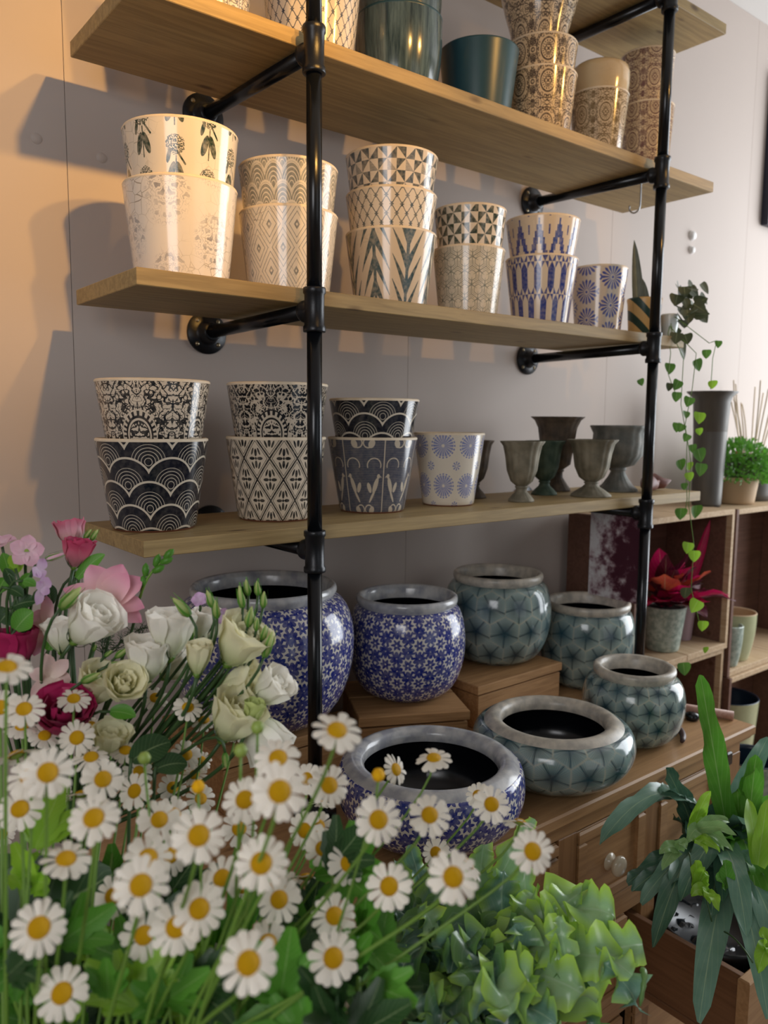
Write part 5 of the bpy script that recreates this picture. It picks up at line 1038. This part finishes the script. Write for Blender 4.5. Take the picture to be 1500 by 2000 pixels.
openflower('phlox_flower', 436, 1205, .89, [(a, 18, 9, .2, .1) for a in (.2, 1.5, 2.7, 4.0, 5.2)], (.4, .2), .8, P_lilac, 'small lilac flower above the creamy open bloom')
bud(90, 1092, 124, 1081, .88, 'pink pointed phlox bud beside the spray roses', .26, P_phlox, True, -40)
# foliage of the bouquet
def leafthing(p0, p1, W, mt, label, dd, dd2=None, group=None, droop=.1):
    A_, B_ = at(*p0, dd), at(*p1, dd2 or dd); t = tag(empty('leaf', A_), label, 'leaf', group); L = (B_ - A_).length; d = B_ - A_
    MB().blade(bez((0, 0, 0), d * .33 + V((0, 0, droop * L)), d * .7 + V((0, 0, droop * L)), d, 10), lambda q: W * dd / FPX * math.sin(PI * (.08 + .91 * q)) ** .8 + .0003, (CAM - A_).normalized() + V((.2, 0, .4)), 3, .2).build('blade', mt, t)
    MB().tube(stalkpts(V((0, 0, 0)) + A_, LBASE(-40), d.normalized(), .05) and [p - A_ for p in stalkpts(A_, LBASE(-40), d.normalized(), .05)], .0016, 6).build('stem', M_stemd, t)
for i, (p0, p1, W, m_, dd) in enumerate([((150, 1130), (205, 1083), 13, L_mid, .93), ((25, 1185), (72, 1175), 16, L_dark, .88), ((30, 1230), (65, 1195), 22, L_mid, .87), ((0, 1215), (20, 1195), 24, L_dark, .88), ((100, 1180), (92, 1140), 14, L_dark, .93), ((110, 1255), (150, 1230), 14, L_dark, .92), ((95, 1270), (105, 1240), 14, L_mid, .9), ((215, 1390), (265, 1400), 16, L_mid, .83), ((20, 1130), (5, 1080), 14, L_mid, .89), ((20, 1120), (48, 1095), 12, L_lime, .89), ((10, 1130), (-5, 1160), 14, L_mid, .88), ((40, 1150), (60, 1120), 10, L_mid, .88), ((25, 1145), (10, 1110), 11, L_dark, .88), ((45, 1135), (70, 1145), 10, L_mid, .87), ((30, 1110), (20, 1085), 10, L_lime, .88), ((20, 1150), (45, 1165), 12, L_dark, .87)]):
    leafthing(p0, p1, W, m_, ['dark leaf slanting up beside the lower pink rose', 'dark oval leaf under the phlox', 'lit green leaf under the phlox', 'dark leaf at the left edge over the crimson rose', 'dark narrow leaf behind the phlox', 'dark leaf behind the biggest white bloom', 'green leaf left of the biggest white bloom', 'curled green leaf below the cream bloom'][i] if i < 8 else 'small green leaf in the cluster under the phlox flowers', dd, None, None if i < 8 else 'leaves under the phlox')
sp_ = tag(empty('bud_sprig', at(273, 1168, .92)), 'green sprig with paired bud scales rising towards the lower shelf corner', 'sprig'); s0 = V(sp_.location)
MB().tube(bez((0, 0, 0), at(285, 1125, .92) - s0, at(300, 1110, .92) - s0, at(333, 1082, .92) - s0, 8), [.0016] * 5 + [.0013] * 4, 6).build('stem', M_stem, sp_)
for (a, b_, c_, d_) in ((273, 1155, 268, 1142), (276, 1150, 279, 1135), (284, 1127, 285, 1102), (297, 1118, 316, 1108), (302, 1108, 310, 1085), (312, 1100, 333, 1092), (320, 1092, 334, 1078)):
    p, q = at(a, b_, .92) - s0, at(c_, d_, .92) - s0; MB().lathe([(0, 0), (.003, .002), (.0045, .008), (.0035, .013), (0, .017)], 10).build('bud_scale', L_mid, sp_).matrix_local = Matrix.Translation(p) @ (q - p).to_track_quat('Z', 'Y').to_matrix().to_4x4()
MB().tube([p - s0 for p in bez(s0, s0 + V((-.01, 0, -.05)), LBASE(0).lerp(s0, .5), LBASE(0), 10)], .0018, 6).build('lower_stem', M_stemd, sp_)
# fine feathery asparagus fern
af = tag(empty('asparagus_fern', at(200, 1290, .95)), 'fine feathery dark fern between the white blooms and the wall', 'fern sprig'); a0 = V(af.location); rr = random.Random(3); fb = MB()
for k in range(5):
    e_ = at(rr.uniform(170, 330), rr.uniform(1215, 1290), .97) - a0; P_ = bez((0, 0, 0), e_ * .3 + V((0, 0, .01)), e_ * .7 + V((0, 0, .02)), e_, 12); fb.tube(P_, .0005, 4)
    for p in P_[2:]:
        for j in range(5): fb.tube([p, p + V((rr.uniform(-.014, .014), rr.uniform(-.008, .008), rr.uniform(-.002, .014)))], .0003, 3)
fb.build('frond', M_stemd, af)
